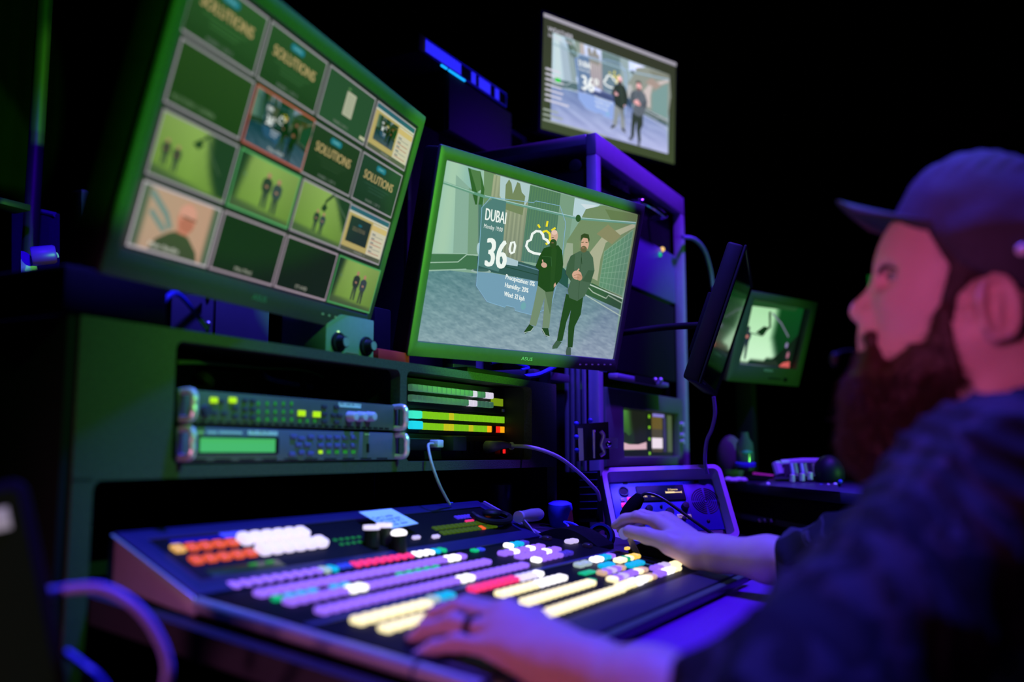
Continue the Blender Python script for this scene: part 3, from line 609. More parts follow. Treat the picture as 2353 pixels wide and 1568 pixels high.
p = inner(cv, yq); cv.text('SOLUTIONS', p(.2, .48), p(.8, .48), p(.2, .64), (120, 108, 84)); rect(cv, *p(.42, .7), *p(.58, .78), (20, 90, 110))
mini_prog((*inner(cv, cellrect(3, 0))(.09, .24), *inner(cv, cellrect(3, 0))(.57, .78)), (-75, -80, -85))
q = cellframe(0, 1, GR); p = inner(cv, q); cv.field([p(0, 0), p(1, 0), p(1, 1), p(0, 1)], 5, 5, lambda a, b: (24 + 9 * b, 44 + 12 * b, 14 + 8 * b)); cv.text('MULTIVIEW / CAMERA', p(.05, .08), p(.62, .08), p(.05, .17), (100, 122, 92))
q = cellframe(1, 1, (176, 84, 74)); mini_prog(q, (-78, -78, -74)); p = inner(cv, q); cv.text('Main PGM', p(.36, .04), p(.62, .04), p(.36, .11), (190, 195, 190))
cyc(cellframe(0, 2, GR), 0); cyc(cellframe(1, 2, (82, 160, 96)), 1); cyc(cellframe(2, 2, GR), 2)
q = cellframe(0, 3, (188, 178, 186)); p = inner(cv, q)
cv.field([p(0, 0), p(1, 0), p(1, 1), p(0, 1)], 16, 8, lambda a, b: (78, 92, 74) if (a < .1 or a > .93) else (176 + 8 * a, 148 - 6 * a, 124 - 4 * a))
cv.line([p(.1, .92), p(.34, .62), p(.42, .42)], .009, (112, 132, 126)); cv.line([p(.14, .62), p(.36, .36)], .008, (112, 132, 126))
cv.poly([p(.22, .0), p(.28, .2), p(.42, .36), p(.54, .44), p(.68, .36), p(.82, .16), p(.86, 0)], (58, 66, 44)); cv.poly([p(.50, .40), p(.66, .38), p(.66, .50), p(.52, .52)], (176, 112, 92)); cv.ell(*p(.60, .66), .0165, .019, (196, 122, 102)); cv.ell(*p(.595, .77), .0155, .010, (206, 146, 128)); cv.ell(*p(.61, .56), .013, .009, (176, 104, 86)); cv.line([p(.53, .69), p(.72, .67)], .0022, (92, 70, 60)); cv.text('Main Studio', p(.22, .06), p(.6, .06), p(.22, .14), (222, 222, 210))
for c in (1, 2): q = cellframe(c, 3, (164, 146, 160)); rect(cv, *q, (14, 20, 12)); cv.text('Mini Mod' if c == 1 else 'VT 4 HD', inner(cv, q)(.35, .06), inner(cv, q)(.62 if c == 1 else .58, .06), inner(cv, q)(.35, .14), (170, 170, 156))
cyc(cellframe(3, 3, (70, 150, 84)), 1)
cv.build('screen', M_scr_multi, m2.M, r2)
mb = m2.mb(); put_text(mb, 'ASUS', .262, -.021, .008, .0062, .034); mb.build('maker_logo', mat('logo_teal', (.2, .45, .4), .3, metal=.3, noise=.05), r2)
mb = m2.mb()
for k in range(6): mb.box((.45 + k * .02, -.018, .006), (.456 + k * .02, -.015, .0066))
mb.build('button_marks', M_label, r2)
m2.mb().box((.568, -.0375, -.012), (.584, -.033, .003), .001).build('power_button', glow('blue_led', (40, 110, 255), 1.2), r2)
stand(r2, 1.03, 1.30, 1.16, 1.42, .12, m2.M @ Vector((.3, .17, -.05)))

# ---- wall monitor (upper right)
m3 = Mon(1242.6, 295.46, 3.2418, -.3563, -.0685, .0292, .717, .404)
r3 = m3.root('wall_monitor', 'monitor high at upper right repeating the weather picture beside a text column')
m3.body(r3, .012, .01, .012, .012, .05, mat('blue_edge_bezel', (.06, .06, .09), .4, noise=.1), .004)
cv = Canvas(lambda u, v: (u, v)); w, h = m3.w, m3.h; p = inner(cv, (0, 0, w, h))
cv.field([p(0, 0), p(1, 0), p(1, 1), p(0, 1)], 8, 8, lambda a, b: (58 - 10 * b, 70 - 18 * b, 44 - 4 * b))
mini_prog((*p(.065, .085), *p(.945, .86)), (22, 12, 34)); rect(cv, *p(0, .965), *p(1, 1), (150, 146, 158))
WT = (198, 196, 210)
cv.text('WEATHER', p(.03, .86), p(.2, .86), p(.03, .90), WT); cv.text('Virtual set output', p(.03, .81), p(.2, .81), p(.03, .84), WT)
for k in range(7): rect(cv, *p(.02, .52 - k * .045), *p(.02 + (.1, .09, .12, .11, .12, .11, .16)[k], .535 - k * .045), WT)
rect(cv, *p(.085, .44), *p(.12, .475), (40, 190, 60))
for k, x in enumerate((.11, .14, .45)): rect(cv, *p(.01, .165 - k * .045), *p(x, .18 - k * .045), (150, 160, 150))
cv.build('screen', M_scr_far, m3.M, r3)
m3.mb().box((0, 0, -.0042), (w, h, -.0002)).build('screen_glass', M_black, r3)
c = m3.M @ Vector((w / 2, h / 2, -.05)); MB().tube([c, (c.x + .2, c.y + .5, c.z)], .03, 10).build('mount_arm', M_dark, r3); MB().tube([(c.x + .2, c.y + .5, c.z), (c.x + .2, c.y + .5, 0)], .03, 12).build('stand_pole', M_dark, r3)

# ---- studio camera monitor (far right, green bezel)
m4 = Mon(1663.3, 874.4, 3.1298, -.3929, -.3005, -.0027, .41, .308)
r4 = m4.root('studio_monitor', 'squarish broadcast monitor with green bezel showing one figure on a white cyclorama')
z4 = lambda u, v: (1360 + u / 2.528, 480 + v / 2.528)
P4 = lambda u, v: m4.loc(*z4(u, v))
a = P4(795, 905); b = P4(1240, 572)
m4.mb().frame((0, 0), (m4.w, m4.h), (.05, m4.w - .05 - (b[0] - a[0]) * 1.0 if False else .034, .062, .03), -.02, .012, .004).build('bezel', mat('green_grey_bezel', (.06, .07, .055), .45, noise=.1), r4)
m4.mb().box((.004, .004, -.12), (m4.w - .004, m4.h - .004, -.0205), .01).build('housing', M_black, r4)
X0, X1, Y0, Y1 = .05, m4.w - .034, .062, m4.h - .03
cv = Canvas(lambda u, v: (u, v)); p = inner(cv, (X0, Y0, X1, Y1))
def f4(a, b):
    d = max(0, min(1, (a - .50 - .35 * max(0, .45 - b) * 1.2) * 9)); c = (190 - 40 * b, 225 - 25 * b, 190 - 40 * b)
    if b < .2 * a: d = 1
    g = (6, 60 - 20 * (1 - b), 22); return tuple(lerp(c[i], g[i], d) for i in range(3))
cv.field([p(0, 0), p(1, 0), p(1, 1), p(0, 1)], 26, 20, f4)
cv.poly([p(.0, 1.), p(.9, 1.), p(.85, .93), p(0, .9)], (24, 60, 30)); cv.poly([p(.55, 0), p(1, 0), p(1, .55), p(.85, .35), p(.72, .2)], (8, 16, 14)); cv.poly([p(.78, 0), p(.98, 0), p(.96, .1), p(.85, .07)], (190, 80, 80)); cv.poly([p(.25, .0), p(.8, .0), p(.7, .1)], (26, 34, 30))
cv.line([p(.42, .86), p(.48, .62), p(.36, .5)], .012, (16, 40, 24)); cv.line([p(.47, .84), p(.66, .7), p(.84, .5)], .006, (100, 100, 120)); cv.poly([p(.26, .5), p(.4, .46), p(.46, .6), p(.38, .62)], (10, 36, 18)); cv.line([p(0, .5), p(.38, .46)], .004, (40, 80, 50))
sv = cv.P
cv.poly([p(.08, .06), p(.11, .06), p(.135, .3), p(.16, .06), p(.19, .06), p(.18, .34), p(.2, .44), p(.17, .5), p(.09, .5), p(.06, .44), p(.09, .32)], (26, 34, 50)); cv.ell(*p(.13, .535), .0085, .011, (40, 44, 56)); cv.ell(*p(.135, .42), .007, .006, (180, 110, 100))
cv.poly([p(.84, .12), p(.93, .12), p(.94, .3), p(.86, .3)], (20, 20, 30)); cv.ell(*p(.84, .36), .008, .01, (120, 110, 150)); cv.ell(*p(.9, .2), .008, .012, (150, 90, 110))
cv.build('screen', M_scr_far, m4.M @ Matrix.Translation((0, 0, -.018)), r4)
mb = m4.mb(); put_text(mb, 'MONITOR', .185, .045, .008, .0125, .05); mb.build('maker_lettering', M_label, r4)
m4.mb().cyl((.315, .022, .012), (.315, .022, .02), .007, 14).build('knob', M_black, r4)
mb = m4.mb()
for k in range(6): mb.box((.22 + k * .013, .019, .012), (.228 + k * .013, .025, .0135))
mb.build('button_row', M_dark, r4)
c = m4.M @ Vector((m4.w / 2, 0, -.07)); MB().box((c.x - .03, c.y - .03, .906), (c.x + .03, c.y + .03, c.z + .03), .004).build('pedestal', M_case, r4); MB().box((c.x - .12, c.y - .1, .906), (c.x + .12, c.y + .1, .92), .004).build('pedestal_foot', M_case, r4)

# ---- side monitor seen nearly edge-on
m5 = Mon(1613.0, 869.4, 2.0631, .2236, -.3389, .0055, .531, .299)
r5 = m5.root('side_monitor', 'dark monitor turned almost edge-on, reflecting pale light, on an arm')
m5.body(r5, .008, .008, .014, .008, .04, M_black, .003)
m5.mb().box((0, 0, -.0042), (m5.w, m5.h, -.0004)).build('screen', mat('dim_glossy_screen', (.05, .06, .04), .16, spec=1.2, coat=.6, noise=.1), r5)
mb = m5.mb()
for k in range(4): mb.box((.02 + k * .02, -.009, .003), (.026 + k * .02, -.006, .0036))
mb.build('button_marks', M_label, r5)
c = m5.M @ Vector((m5.w * .22, m5.h * .42, -.04)); e = Vector((2.06, 1.02, 1.27))
m5.mb().box((.03, .05, -.05), (.16, .19, -.0405), .003).build('mount_plate', M_case, r5); MB().tube(bez([c, (c.x, c.y + .12, c.z + .0), (e.x, e.y - .1, e.z), e], 6), .008, 12).build('arm', M_case, r5)
MB().cyl((e.x, e.y, .776), (e.x, e.y, 1.36), .018, 14).build('pole', M_case, r5); MB().lathe([(0, .03), (.05, .03), (.055, .02)], (e.x, e.y, e.z - .03), (e.x, e.y, e.z + .03)).build('clamp', M_alu, r5)
# ================================================================== vision switcher
A0 = Vector((.78, .816, .84)); B0 = Vector((.78, .467, .792)); C0 = Vector((.78, .954, .903)); XR = 1.66; XRR = 1.63
eF = (A0 - B0).normalized(); nF = Vector((1, 0, 0)).cross(eF).normalized(); eR = (C0 - A0).normalized(); nR = Vector((1, 0, 0)).cross(eR).normalized()
MF = basis(B0, (1, 0, 0), eF, nF); MR = basis(A0, (1, 0, 0), eR, nR); LF = (A0 - B0).length; LR = (C0 - A0).length
sw = thing('video_switcher', 'wide vision switcher covered with rows of lit coloured buttons', 'video switcher', (1.22, .7, .79))
mb = MB(); yz = [(.467, .792), (.816, .84), (.954, .903), (.958, .848), (.81, .822), (.47, .774)]
mb.m = basis((.784, 0, 0), (0, 1, 0), (0, 0, 1), (1, 0, 0)); mb.prism([(y, z - .0012) for y, z in yz], 0, XR - .788); mb.build('body', M_swt, sw)
for x in (.776, XR - .002):
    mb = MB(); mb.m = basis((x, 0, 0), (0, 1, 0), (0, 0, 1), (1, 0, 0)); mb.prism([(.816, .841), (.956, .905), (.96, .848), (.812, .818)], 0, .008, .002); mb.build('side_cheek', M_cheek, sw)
for y0, y1 in ((.812, .523), (.519, .45)):
    f = lambda y: .792 + (y - .467) * (.048 / .349)
    MB().tube([(.779, y0, f(y0) - .006), (.779, y1, f(y1) - .006)], .0085, 14).build('side_rail', M_rail, sw)
def on(M, x, y0, y1=None, z=0): return M @ Vector((x - .78, y0, z))
fy = lambda Y: (Y - .467) / eF.y               # world Y -> distance along the front plane
ry = lambda Y: (Y - .816) / eR.y
def plate(name, M, x0, x1, y0, y1, z0, z1, m, bev=.001, parent=sw): mb = MB(); mb.m = M; mb.box((x0 - .78, y0, z0), (x1 - .78, y1, z1), bev); return mb.build(name, m, parent)
mb = MB(); mb.m = MR; mb.frame((0, 0), (XRR - .78, LR), (.03, .025, .028, .024), -.001, .004, .001); mb.build('rear_rim', M_swr, sw)
plate('rear_panel', MR, .81, 1.605, .028, LR - .024, -.0008, .0012, M_swd, .0003)
plate('front_panel', MF, .79, XR - .006, .012, LF - .004, -.0008, .0012, M_swd, .0003)
plate('bank_strip', MF, .79, 1.62, fy(.834), fy(.846), .0, .003, M_swr); plate('bank_divider', MF, .79, 1.655, fy(.663), fy(.672), .0, .003, mat('divider_strip', (.06, .06, .14), .4, noise=.1))
plate('front_ledge', MF, .79, 1.675, -.02, .034, -.002, .0035, mat('front_ledge_paint', (.045, .035, .06), .45, noise=.1), .0015)
plate('front_edge_trim', MF, .79, 1.685, -.034, -.021, -.012, .001, mat('green_grey_trim', (.1, .14, .09), .45, noise=.15), .0015)
plate('side_trim', MF, 1.5705, 1.5735, fy(.525), fy(.645), .001, .003, M_alu, .0005)
# buttons
BC = {'p': ((150, 104, 248), 1.12), 'P': ((70, 50, 190), .8), 'w': ((255, 250, 255), 1.9), 'W': ((226, 214, 250), 1.15), 'y': ((255, 238, 182), 1.45), 'Y': ((250, 205, 90), 1.1), 'r': ((250, 50, 118), 1.1), 'c': ((10, 176, 214), 1.0), 'g': ((14, 190, 120), .9),
      'b': ((50, 70, 235), .8), 'o': ((226, 84, 50), 1.0), 'a': ((232, 172, 90), 1.0), 's': ((170, 190, 190), .9), 'v': ((205, 190, 240), 1.), 'd': ((30, 20, 60), .4), 't': ((210, 170, 140), 1.0)}
BM = {k: glow('key_' + n, c, e) for (k, (c, e)), n in zip(BC.items(), ('purple', 'deep_violet', 'white_hot', 'soft_white', 'warm_white', 'amber_yellow', 'pink_red', 'cyan', 'green', 'blue', 'orange', 'amber', 'grey', 'lilac', 'dim', 'peach'))}
BMESH = {}
def keymesh(sx, sy, h, m):
    k = (sx, sy, h, m.name)
    if k not in BMESH:
        mb = MB(); mb.box((-sx / 2, -sy / 2, 0), (sx / 2, sy / 2, h), min(sx, sy) * .24, 3); o = mb.build('push_button', m); BMESH[k] = o.data; bpy.data.objects.remove(o)
    return BMESH[k]
keys = []                                       # (size in view, matrix, key)
def put_key(M, x, y, c, sx=.0152, sy=.019, h=.011):
    P = M @ Vector((x - .78, y, .001)); d = (P - O).length
    keys.append((sx * sy / d ** 2, M @ Matrix.Translation((x - .78, y, .001)), (sx, sy, h), c))
PITCH = .0184
def row(Y, x0, s, sy=.0165, p=PITCH, M=MF, f=fy, sx=.0140, h=.008):
    for i, c in enumerate(s):
        if c != ' ': put_key(M, x0 + (i + .5) * p, f(Y), c, sx, sy, h)
row(.823, .834, 'ppppppppp'); row(.823, .998, 'sc', p=.016, sy=.018); row(.823, 1.035, 'bb', p=.013, sx=.011, sy=.012); row(.823, 1.064, 'rrrrrrrr', p=.0184); row(.823, 1.214, 'wwwcg', p=.0178)
row(.780, .834, 'ppppppppppppppppppppppwwpp'[:25]); row(.757, .834, 'gccc cc', p=.0205, sx=.013, sy=.009, h=.006); row(.757, 1.075, 'ggggg', p=.0225, sx=.012, sy=.008, h=.006)
row(.736, .834, 'ppppppwwppppppppppppppppp'); row(.690, .834, 'ppppppppppppppppwwppppppppp')
row(.640, .834, 'yyyyyyyy', sy=.018); row(.604, .834, 'yyyyys', sy=.016); row(.648, .992, 'scc', sx=.013, sy=.016); row(.648, 1.09, 'rrrrrrr'); row(.646, 1.219, 'WWWw')
row(.612, 1.10, 'yyyyyywwwww', sy=.0165); row(.570, 1.09, 'yyyyyyyyyyyy', sy=.0175); row(.525, 1.055, 'yyyyyyyyyyyyyy', sy=.019)
row(.790, 1.448, 'wccP', p=.0195); row(.800, 1.35, 'gb', p=.02, sy=.012, h=.005); row(.757, 1.368, 'ppwppwpp', p=.0195); row(.728, 1.372, 'pppppwpp', p=.0195, sy=.017); row(.700, 1.375, 'wppppPP', p=.0205)
row(.640, 1.408, 'ss', p=.026, sx=.021); row(.645, 1.485, 'wwccp', p=.0175); row(.612, 1.443, 'cc', p=.0235, sx=.02); row(.618, 1.525, 'yygyYY', p=.0165, sx=.014)
row(.590, 1.385, 'tpvpt', p=.0195); row(.588, 1.50, 'ccc', p=.022, sx=.019, sy=.016); row(.560, 1.352, 'ypvppyt', p=.022, sx=.018); row(.552, 1.52, 'ppvv', p=.019); row(.530, 1.318, 'yyw', p=.026, sx=.022, sy=.022); row(.530, 1.4, 'wyt', p=.021, sx=.019); row(.530, 1.475, 'ppwwyy', p=.0185); row(.545, 1.60, 'yy', p=.016)
row(.7935, 1.605, 'd', p=.02, sx=.018); row(.752, 1.615, 'vv', p=.02, sx=.017); row(.715, 1.615, 'd', p=.02, sx=.017)
row(.582, 1.315, 'g', p=.03, sx=.026, sy=.012, h=.003); row(.61, 1.36, 'g', p=.05, sx=.044, sy=.014, h=.003)
keys.sort(key=lambda k: -k[0]); rest = MB()
for i, (_, Mx, s, c) in enumerate(keys):
    me = keymesh(*s, BM[c])
    if i < 100: o = link('push_button', me, sw); o.matrix_basis = Mx
by = {}
for _, Mx, s, c in keys[100:]:
    me = keymesh(*s, BM[c]); b = by.setdefault(c, ([], []))
    k = len(b[0]); b[0].extend(tuple(Mx @ v.co) for v in me.vertices); b[1].extend(tuple(j + k for j in p_.vertices) for p_ in me.polygons)
vs = []; fs = []; mi = []; ml = []
for c, (v, f) in by.items():
    k = len(vs); vs += v; fs += [tuple(j + k for j in q_) for q_ in f]; mi += [len(ml)] * len(f); ml.append(BM[c])
me = bpy.data.meshes.new('push_button'); me.from_pydata(vs, [], fs); [me.materials.append(m) for m in ml]; me.polygons.foreach_set('material_index', mi); me.polygons.foreach_set('use_smooth', [True] * len(fs)); me.update()
o = link('small_push_button', me, sw); o['kind'] = 'stuff'
# rear section keys
DR = lambda x, y, c: (MR @ Matrix.Translation((x - .78, y, .001)), c)
def rear_key(x, y, c, white):
    me = keymesh(.0185 if white else .0165, .021 if white else .016, .013 if white else .006, BM[c]); o = link('round_key' if not white else 'white_key', me, sw); o.matrix_basis = MR @ Matrix.Translation((x - .78, y, .001))
for i in range(11): rear_key(.834 + i * .0222, ry(.906) + .001, 'a' if i == 0 else 'o' if i < 5 else 'W', i >= 5)
for i in range(11): rear_key(.838 + i * .0226, ry(.880), 'o' if i < 5 else 'W', i >= 5)
plate('lit_strip', MR, .84, .985, ry(.923), ry(.929), .001, .002, glow('strip_blue', (18, 12, 170), .7), .0003); plate('lit_label', MR, .925, .97, ry(.921), ry(.934), .002, .003, glow('label_blue', (64, 72, 255), 1.0), .0003)
plate('lit_label', MF, .985, 1.02, fy(.838), fy(.85), .003, .004, glow('label_blue', (64, 72, 255), 1.0), .0003)
for x in (.905, .935): plate('green_light', MR, x, x + .014, ry(.857), ry(.860), .001, .003, glow('green_led', (40, 140, 20), 1.), .0003)
plate('green_display', MR, .835, .96, ry(.846), ry(.862), .001, .0016, glow('dim_green_display', (6, 34, 14), 1.), .0002)
for i in range(9): plate('green_light', MR, 1.105 + (i % 5) * .014, 1.112 + (i % 5) * .014, ry(.885 - .012 * (i // 5)), ry(.889 - .012 * (i // 5)), .001, .003, glow('green_led_dim', (20, 110, 50), 1.), .0003)
# lit grid at the right of the rear section
for r_ in range(2):
    for c in range(13):
        cc = glow('grid_olive', (58, 84, 8), .9) if not ((r_ == 1 and c == 9) or (r_ == 0 and c == 12)) else glow('grid_orange', (245, 95, 30), 1.)
        plate('grid_key', MR, 1.365 + c * .0145, 1.376 + c * .0145, ry(.878 - r_ * .015), ry(.888 - r_ * .015), .001, .004, cc, .0005)
for c in range(7): plate('violet_key', MR, 1.475 + c * .011, 1.483 + c * .011, ry(.903), ry(.912), .001, .004, glow('grid_violet', (62, 44, 215), .9), .0005)
plate('pink_key', MR, 1.485, 1.512, ry(.891), ry(.895), .001, .004, glow('grid_pink', (235, 50, 120), 1.), .0005)
for x, y in ((1.275, .862), (1.325, .857)): plate('white_key', MR, x, x + .018, ry(y), ry(y) + .006, .001, .006, BM['v'], .001)
# joystick with knobs
for u_, v_, cc in ((853, 1258, 'W'), (882, 1252, 'W'), (916, 1272, 'w')):
    b = at_plane(u_, v_, A0, nR); t = b + Vector((0, 0, .030))
    mb = MB(); mb.lathe([(0, .0125), (.004, .0125), (.026, .0105), (.03, .01)], b, t); kn = mb.build('control_knob', M_black, sw)
    mb = MB(); mb.ring(t - Vector((0, 0, .004)), (0, 0, 1), .0125, .006, .006) if cc == 'W' else mb.ball(t, (.013, .012, .006)); mb.build('lit_knob_cap', BM[cc], kn)
# fader levers (T-bars)
def tbar(top, foot, hx, arc):
    mb = MB(); d = (foot - top); w = Vector((0, 0, 1)).cross(d).normalized() * .006; n_ = w.cross(d).normalized() * .0025
    pts = [top + d * t + Vector((0, 0, .004 * math.sin(t * 3))) for t in (0, .25, .5, .75, 1)]
    vs = [q_ + s1 * Vector((.0025, 0, 0)) + s2 * Vector((0, .0065, .002)) for q_ in pts for s1, s2 in ((1, 1), (-1, 1), (-1, -1), (1, -1))]
    mb.add(vs, [(i * 4 + k, i * 4 + (k + 1) % 4, i * 4 + 4 + (k + 1) % 4, i * 4 + 4 + k) for i in range(4) for k in range(4)] + [(3, 2, 1, 0), (16, 17, 18, 19)]); mb.lathe([(0, .011), (.008, .011)], top - Vector((.006, 0, 0)), top + Vector((.01, 0, 0)))
    lv = mb.build('fader_lever', M_satin, sw)
    mb = MB(); mb.lathe([(0, .002), (.001, .0085), (.014, .0105), (.05, .0125), (.078, .0122), (.086, .010), (.088, .001)], top, top + Vector((hx, 0, 0)), 20); mb.build('fader_handle', mat('satin_handle', (.55, .58, .55), .28, metal=.55, noise=.08), lv)
    mb = MB(); c0 = foot + Vector((.05, 0, -.02)); mb.m = basis((foot.x + .008, arc[0], arc[2]), (0, 1, 0), (0, 0, 1), (1, 0, 0)); L = arc[1] - arc[0]
    mb.prism([(L * t, .022 * math.sin(math.pi * t) + (t * L) * .1375) for t in [k / 14 for k in range(15)]] + [(L, -.01 + L * .1375), (0, -.01)], 0, .075, .001); mb.build('fader_arc', M_swd, sw)
t1 = at_d(1194, 1188, 1.80); f1 = at_d(1234, 1243, 1.81)
tbar(t1, f1, .09, (.705, .835, .826)); t2 = at_d(1437, 1226, 1.705); f2 = at_d(1462, 1271, 1.75)
tbar(t2, f2, .09, (.58, .66, .808))
plate('amber_light', MF, f2.x - .012, f2.x + .004, fy(.655), fy(.661), .003, .008, BM['Y'], .0008)
# sheets on the switcher
def corner_sheet(name, pts, m, label, cat, lines=0):
    P = [Vector(q_) for q_ in pts]; n_ = (P[1] - P[0]).cross(P[3] - P[0]).normalized()
    if n_.z < 0: n_ = -n_
    rt = thing(name, label, cat, P[0]); mb = MB(); mb.add(P + [q_ + n_ * .0008 for q_ in P], [(0, 1, 2, 3), (7, 6, 5, 4), (0, 4, 5, 1), (1, 5, 6, 2), (2, 6, 7, 3), (3, 7, 4, 0)]); mb.build('sheet', m, rt)
    if lines:
        mb = MB(); ex, ey = P[1] - P[0], P[3] - P[0]
        for k, s in enumerate(lines): put_text(mb, s, P[0] + ex * .06 + ey * (.54 - k * .145) + n_ * .0009, None, ey.length * .11, None, ex.length * (.3 + .09 * len(s) ** .6 * .9), ex=ex.normalized(), ey=ey.normalized(), thick=.0002)
        mb.build('handwriting', M_ink, rt)
    return rt
rp = lambda u, v: at_plane(u, v, A0 + nR * .016, nR)
corner_sheet('paper_note', [rp(893, 1217), rp(961, 1204), rp(899, 1170), rp(824, 1178)], M_paper, 'pale blue-lit paper note with handwriting lying on the rear of the switcher', 'note', ('Cam 1 wide', 'Cam 2 close pres', 'Cam 3 jib  VT 1', 'GFX key  clean'))
# objects on the recess shelf behind the switcher
p0 = at_y(1147, 1180, 1.05); zt = at_y(1145, 1110, 1.05).z
tag(MB().lathe([(0, .028), (.003, .03), (zt - zs(1.05) - .004, .03), (zt - zs(1.05), .027)], (p0.x, 1.05, zs(1.05)), (p0.x, 1.05, zt), 24).build('drinks_can', mat('dark_can', (.03, .03, .05), .3, metal=.4, noise=.2)), 'dark cylindrical can standing in the recess behind the switcher', 'can')
for k, (u, v) in enumerate(((540, 1112),)):
    a = at_y(u, v, 1.3); 
HP = thing('headphones', 'black headphones lying at the right rear of the switcher panel', 'headphones', MR @ Vector((1.53 - .78, .1, .03)))
hp = lambda u, v: at_plane(u, v, A0 + nR * .012, nR)
MB().tube(bez([hp(1085, 1182), hp(1100, 1192), hp(1130, 1200), hp(1160, 1200), hp(1172, 1190), hp(1150, 1180), hp(1118, 1178)], 6), .006, 8).build('headband', M_black, HP)
MB().ball(hp(1128, 1190) + Vector((0, 0, .008)), (.018, .018, .008)).build('ear_cup', M_black, HP)

# ================================================================== desks
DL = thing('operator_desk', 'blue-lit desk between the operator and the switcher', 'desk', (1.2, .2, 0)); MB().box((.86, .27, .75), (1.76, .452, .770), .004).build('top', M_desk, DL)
for x in (.9, 1.68): MB().box((x, .36, 0), (x + .04, .41, .749), .003).build('leg', M_case, DL)
lg = at_plane(1525, 1370, B0 - nF * .0, nF)
DL = thing('side_desk', 'dark desk right of the switcher holding the intercom box', 'desk', (2.2, .5, 0)); MB().prism([(2.0, .30), (2.1, .30), (3.0, .86), (3.0, 1.40), (2.0, 1.40)], .735, .762, .003).build('top', M_case, DL)
for x, y in ((2.03, .34), (2.93, .92), (2.93, 1.34)): MB().box((x, y, 0), (x + .04, y + .04, .734), .003).build('leg', M_case, DL)
pen = thing('marker_pen', 'pale violet marker pen lying along the front edge of the switcher', 'pen', at_z(1525, 1378, .763))
a = at_z(1546, 1369, .7755); b = at_z(1506, 1384, .7755); d = (b - a).normalized()
MB().cyl(a, a + d * .06, .005, 12).build('cap', mat('pen_violet', (.55, .45, .8), .4, noise=.1), pen); MB().cyl(a + d * .061, b, .0045, 12).build('barrel', mat('pen_grey', (.4, .38, .5), .4, noise=.1), pen)

# ================================================================== intercom box
ic = Mon(1414.74, 1250.94, 2.1375, -.936, .5636, .0355, .3, .2)
ri = thing('intercom_station', 'desktop intercom box with blue face, two small displays and a round speaker grille', 'intercom', ic.M @ Vector((.15, 0, -.06)))
z3 = lambda u, v: (1350 + u / 5.8825, 1040 + v / 5.8825)
RD = -.028
mb = ic.mb()
def rrect(x0, y0, x1, y1, r, n=6): return [(cx + r * math.cos(a), cy + r * math.sin(a)) for cx, cy, s in ((x1 - r, y1 - r, 0), (x0 + r, y1 - r, 90), (x0 + r, y0 + r, 180), (x1 - r, y0 + r, 270)) for a in [R(s + 90 * k / n) for k in range(n + 1)]]
o_, i_ = rrect(0, 0, .3, .2, .02), rrect(.011, .011, .289, .189, .012)
i2 = rrect(.02, .02, .280, .172, .006); n = len(o_)
vs = [(x, y, -.05) for x, y in o_] + [(x, y, 0) for x, y in o_] + [(x, y, 0) for x, y in i_] + [(x, y, RD) for x, y in i2]
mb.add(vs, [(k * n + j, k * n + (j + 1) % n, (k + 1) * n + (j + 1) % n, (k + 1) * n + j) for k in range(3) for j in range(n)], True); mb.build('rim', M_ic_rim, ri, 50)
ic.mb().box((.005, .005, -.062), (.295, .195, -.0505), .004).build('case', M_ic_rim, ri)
for x in (.03, .27): q_ = ic.M @ Vector((x, .004, -.03)); MB().box((q_.x - .012, q_.y - .012, .7625), (q_.x + .012, q_.y + .012, q_.z + .004), .002).build('foot', M_rubber, ri)
ic.mb().box((.014, .014, RD - .004), (.286, .178, RD)).build('backing_plate', M_black, ri)
L3 = lambda u, v: ic.loc(*z3(u, v), RD)
def ip(name, u0, v0, u1, v1, z0, z1, m, bev=0., parent=ri):
    a = L3(u0, v0); b = L3(u1, v1); return ic.mb().box((min(a[0], b[0]), min(a[1], b[1]), RD + z0), (max(a[0], b[0]), max(a[1], b[1]), RD + z1), bev).build(name, m, parent)
fa, fb = L3(285, 415), L3(1880, 1045); mb = ic.mb(); mb.box((.021, fb[1], RD), (.279, fa[1], RD + .003), .001); mb.build('face_plate', M_ic_face, ri)
ip('display_housing', 640, 478, 1330, 655, .003, .007, M_black, .001)
M_amber = glow('amber_text', (255, 220, 130), 1.2)
def itext(s, u, v, w, hgt, m=M_amber, name='display_text', z=.0075):
    x, y = L3(u, v); x2, _ = L3(u + w, v); _, y2 = L3(u, v - hgt); mb = ic.mb(); put_text(mb, s, x, y, y2 - y, RD + z, x2 - x); return mb.build(name, m, ri)
itext('5 Cameras', 1078, 535, 130, 22); itext('1 GFX', 752, 628, 48, 20); itext('1 Prod', 856, 622, 56, 20); ip('level_bar', 1045, 554, 1170, 568, .007, .0078, M_amber); ip('level_bar', 1170, 557, 1258, 562, .007, .0078, M_amber); ip('level_mark', 1258, 542, 1262, 572, .007, .0078, M_amber); ip('level_mark', 1043, 546, 1047, 574, .007, .0078, M_amber)
itext('Clear-Com', 610, 408, 175, 30, M_label, 'maker_lettering', .0012); itext('HelixNet HKB-2X', 1072, 402, 240, 30, M_label, 'model_lettering', .0012)
x, y = L3(585, 400); mb = ic.mb(); mb.ring((x, y, RD + .0005), (0, 0, 1), .0028, .0016, .0008, 16); mb.build('maker_emblem', M_label, ri)
t = ip('name_label', 818, 350, 1010, 418, .001, .0022, M_paper); itext('DIRECTOR', 838, 402, 156, 22, M_ink, 'label_print', .0024)
def knob(u, v, r, h, m=M_black): x, y = L3(u, v); mb = ic.mb(); mb.lathe([(0, r), (h * .85, r * .88), (h, r * .8), (h + .0005, .001)], (x, y, RD + .003), (x, y, RD + .1), 20); mb.build('knob', m, ri)
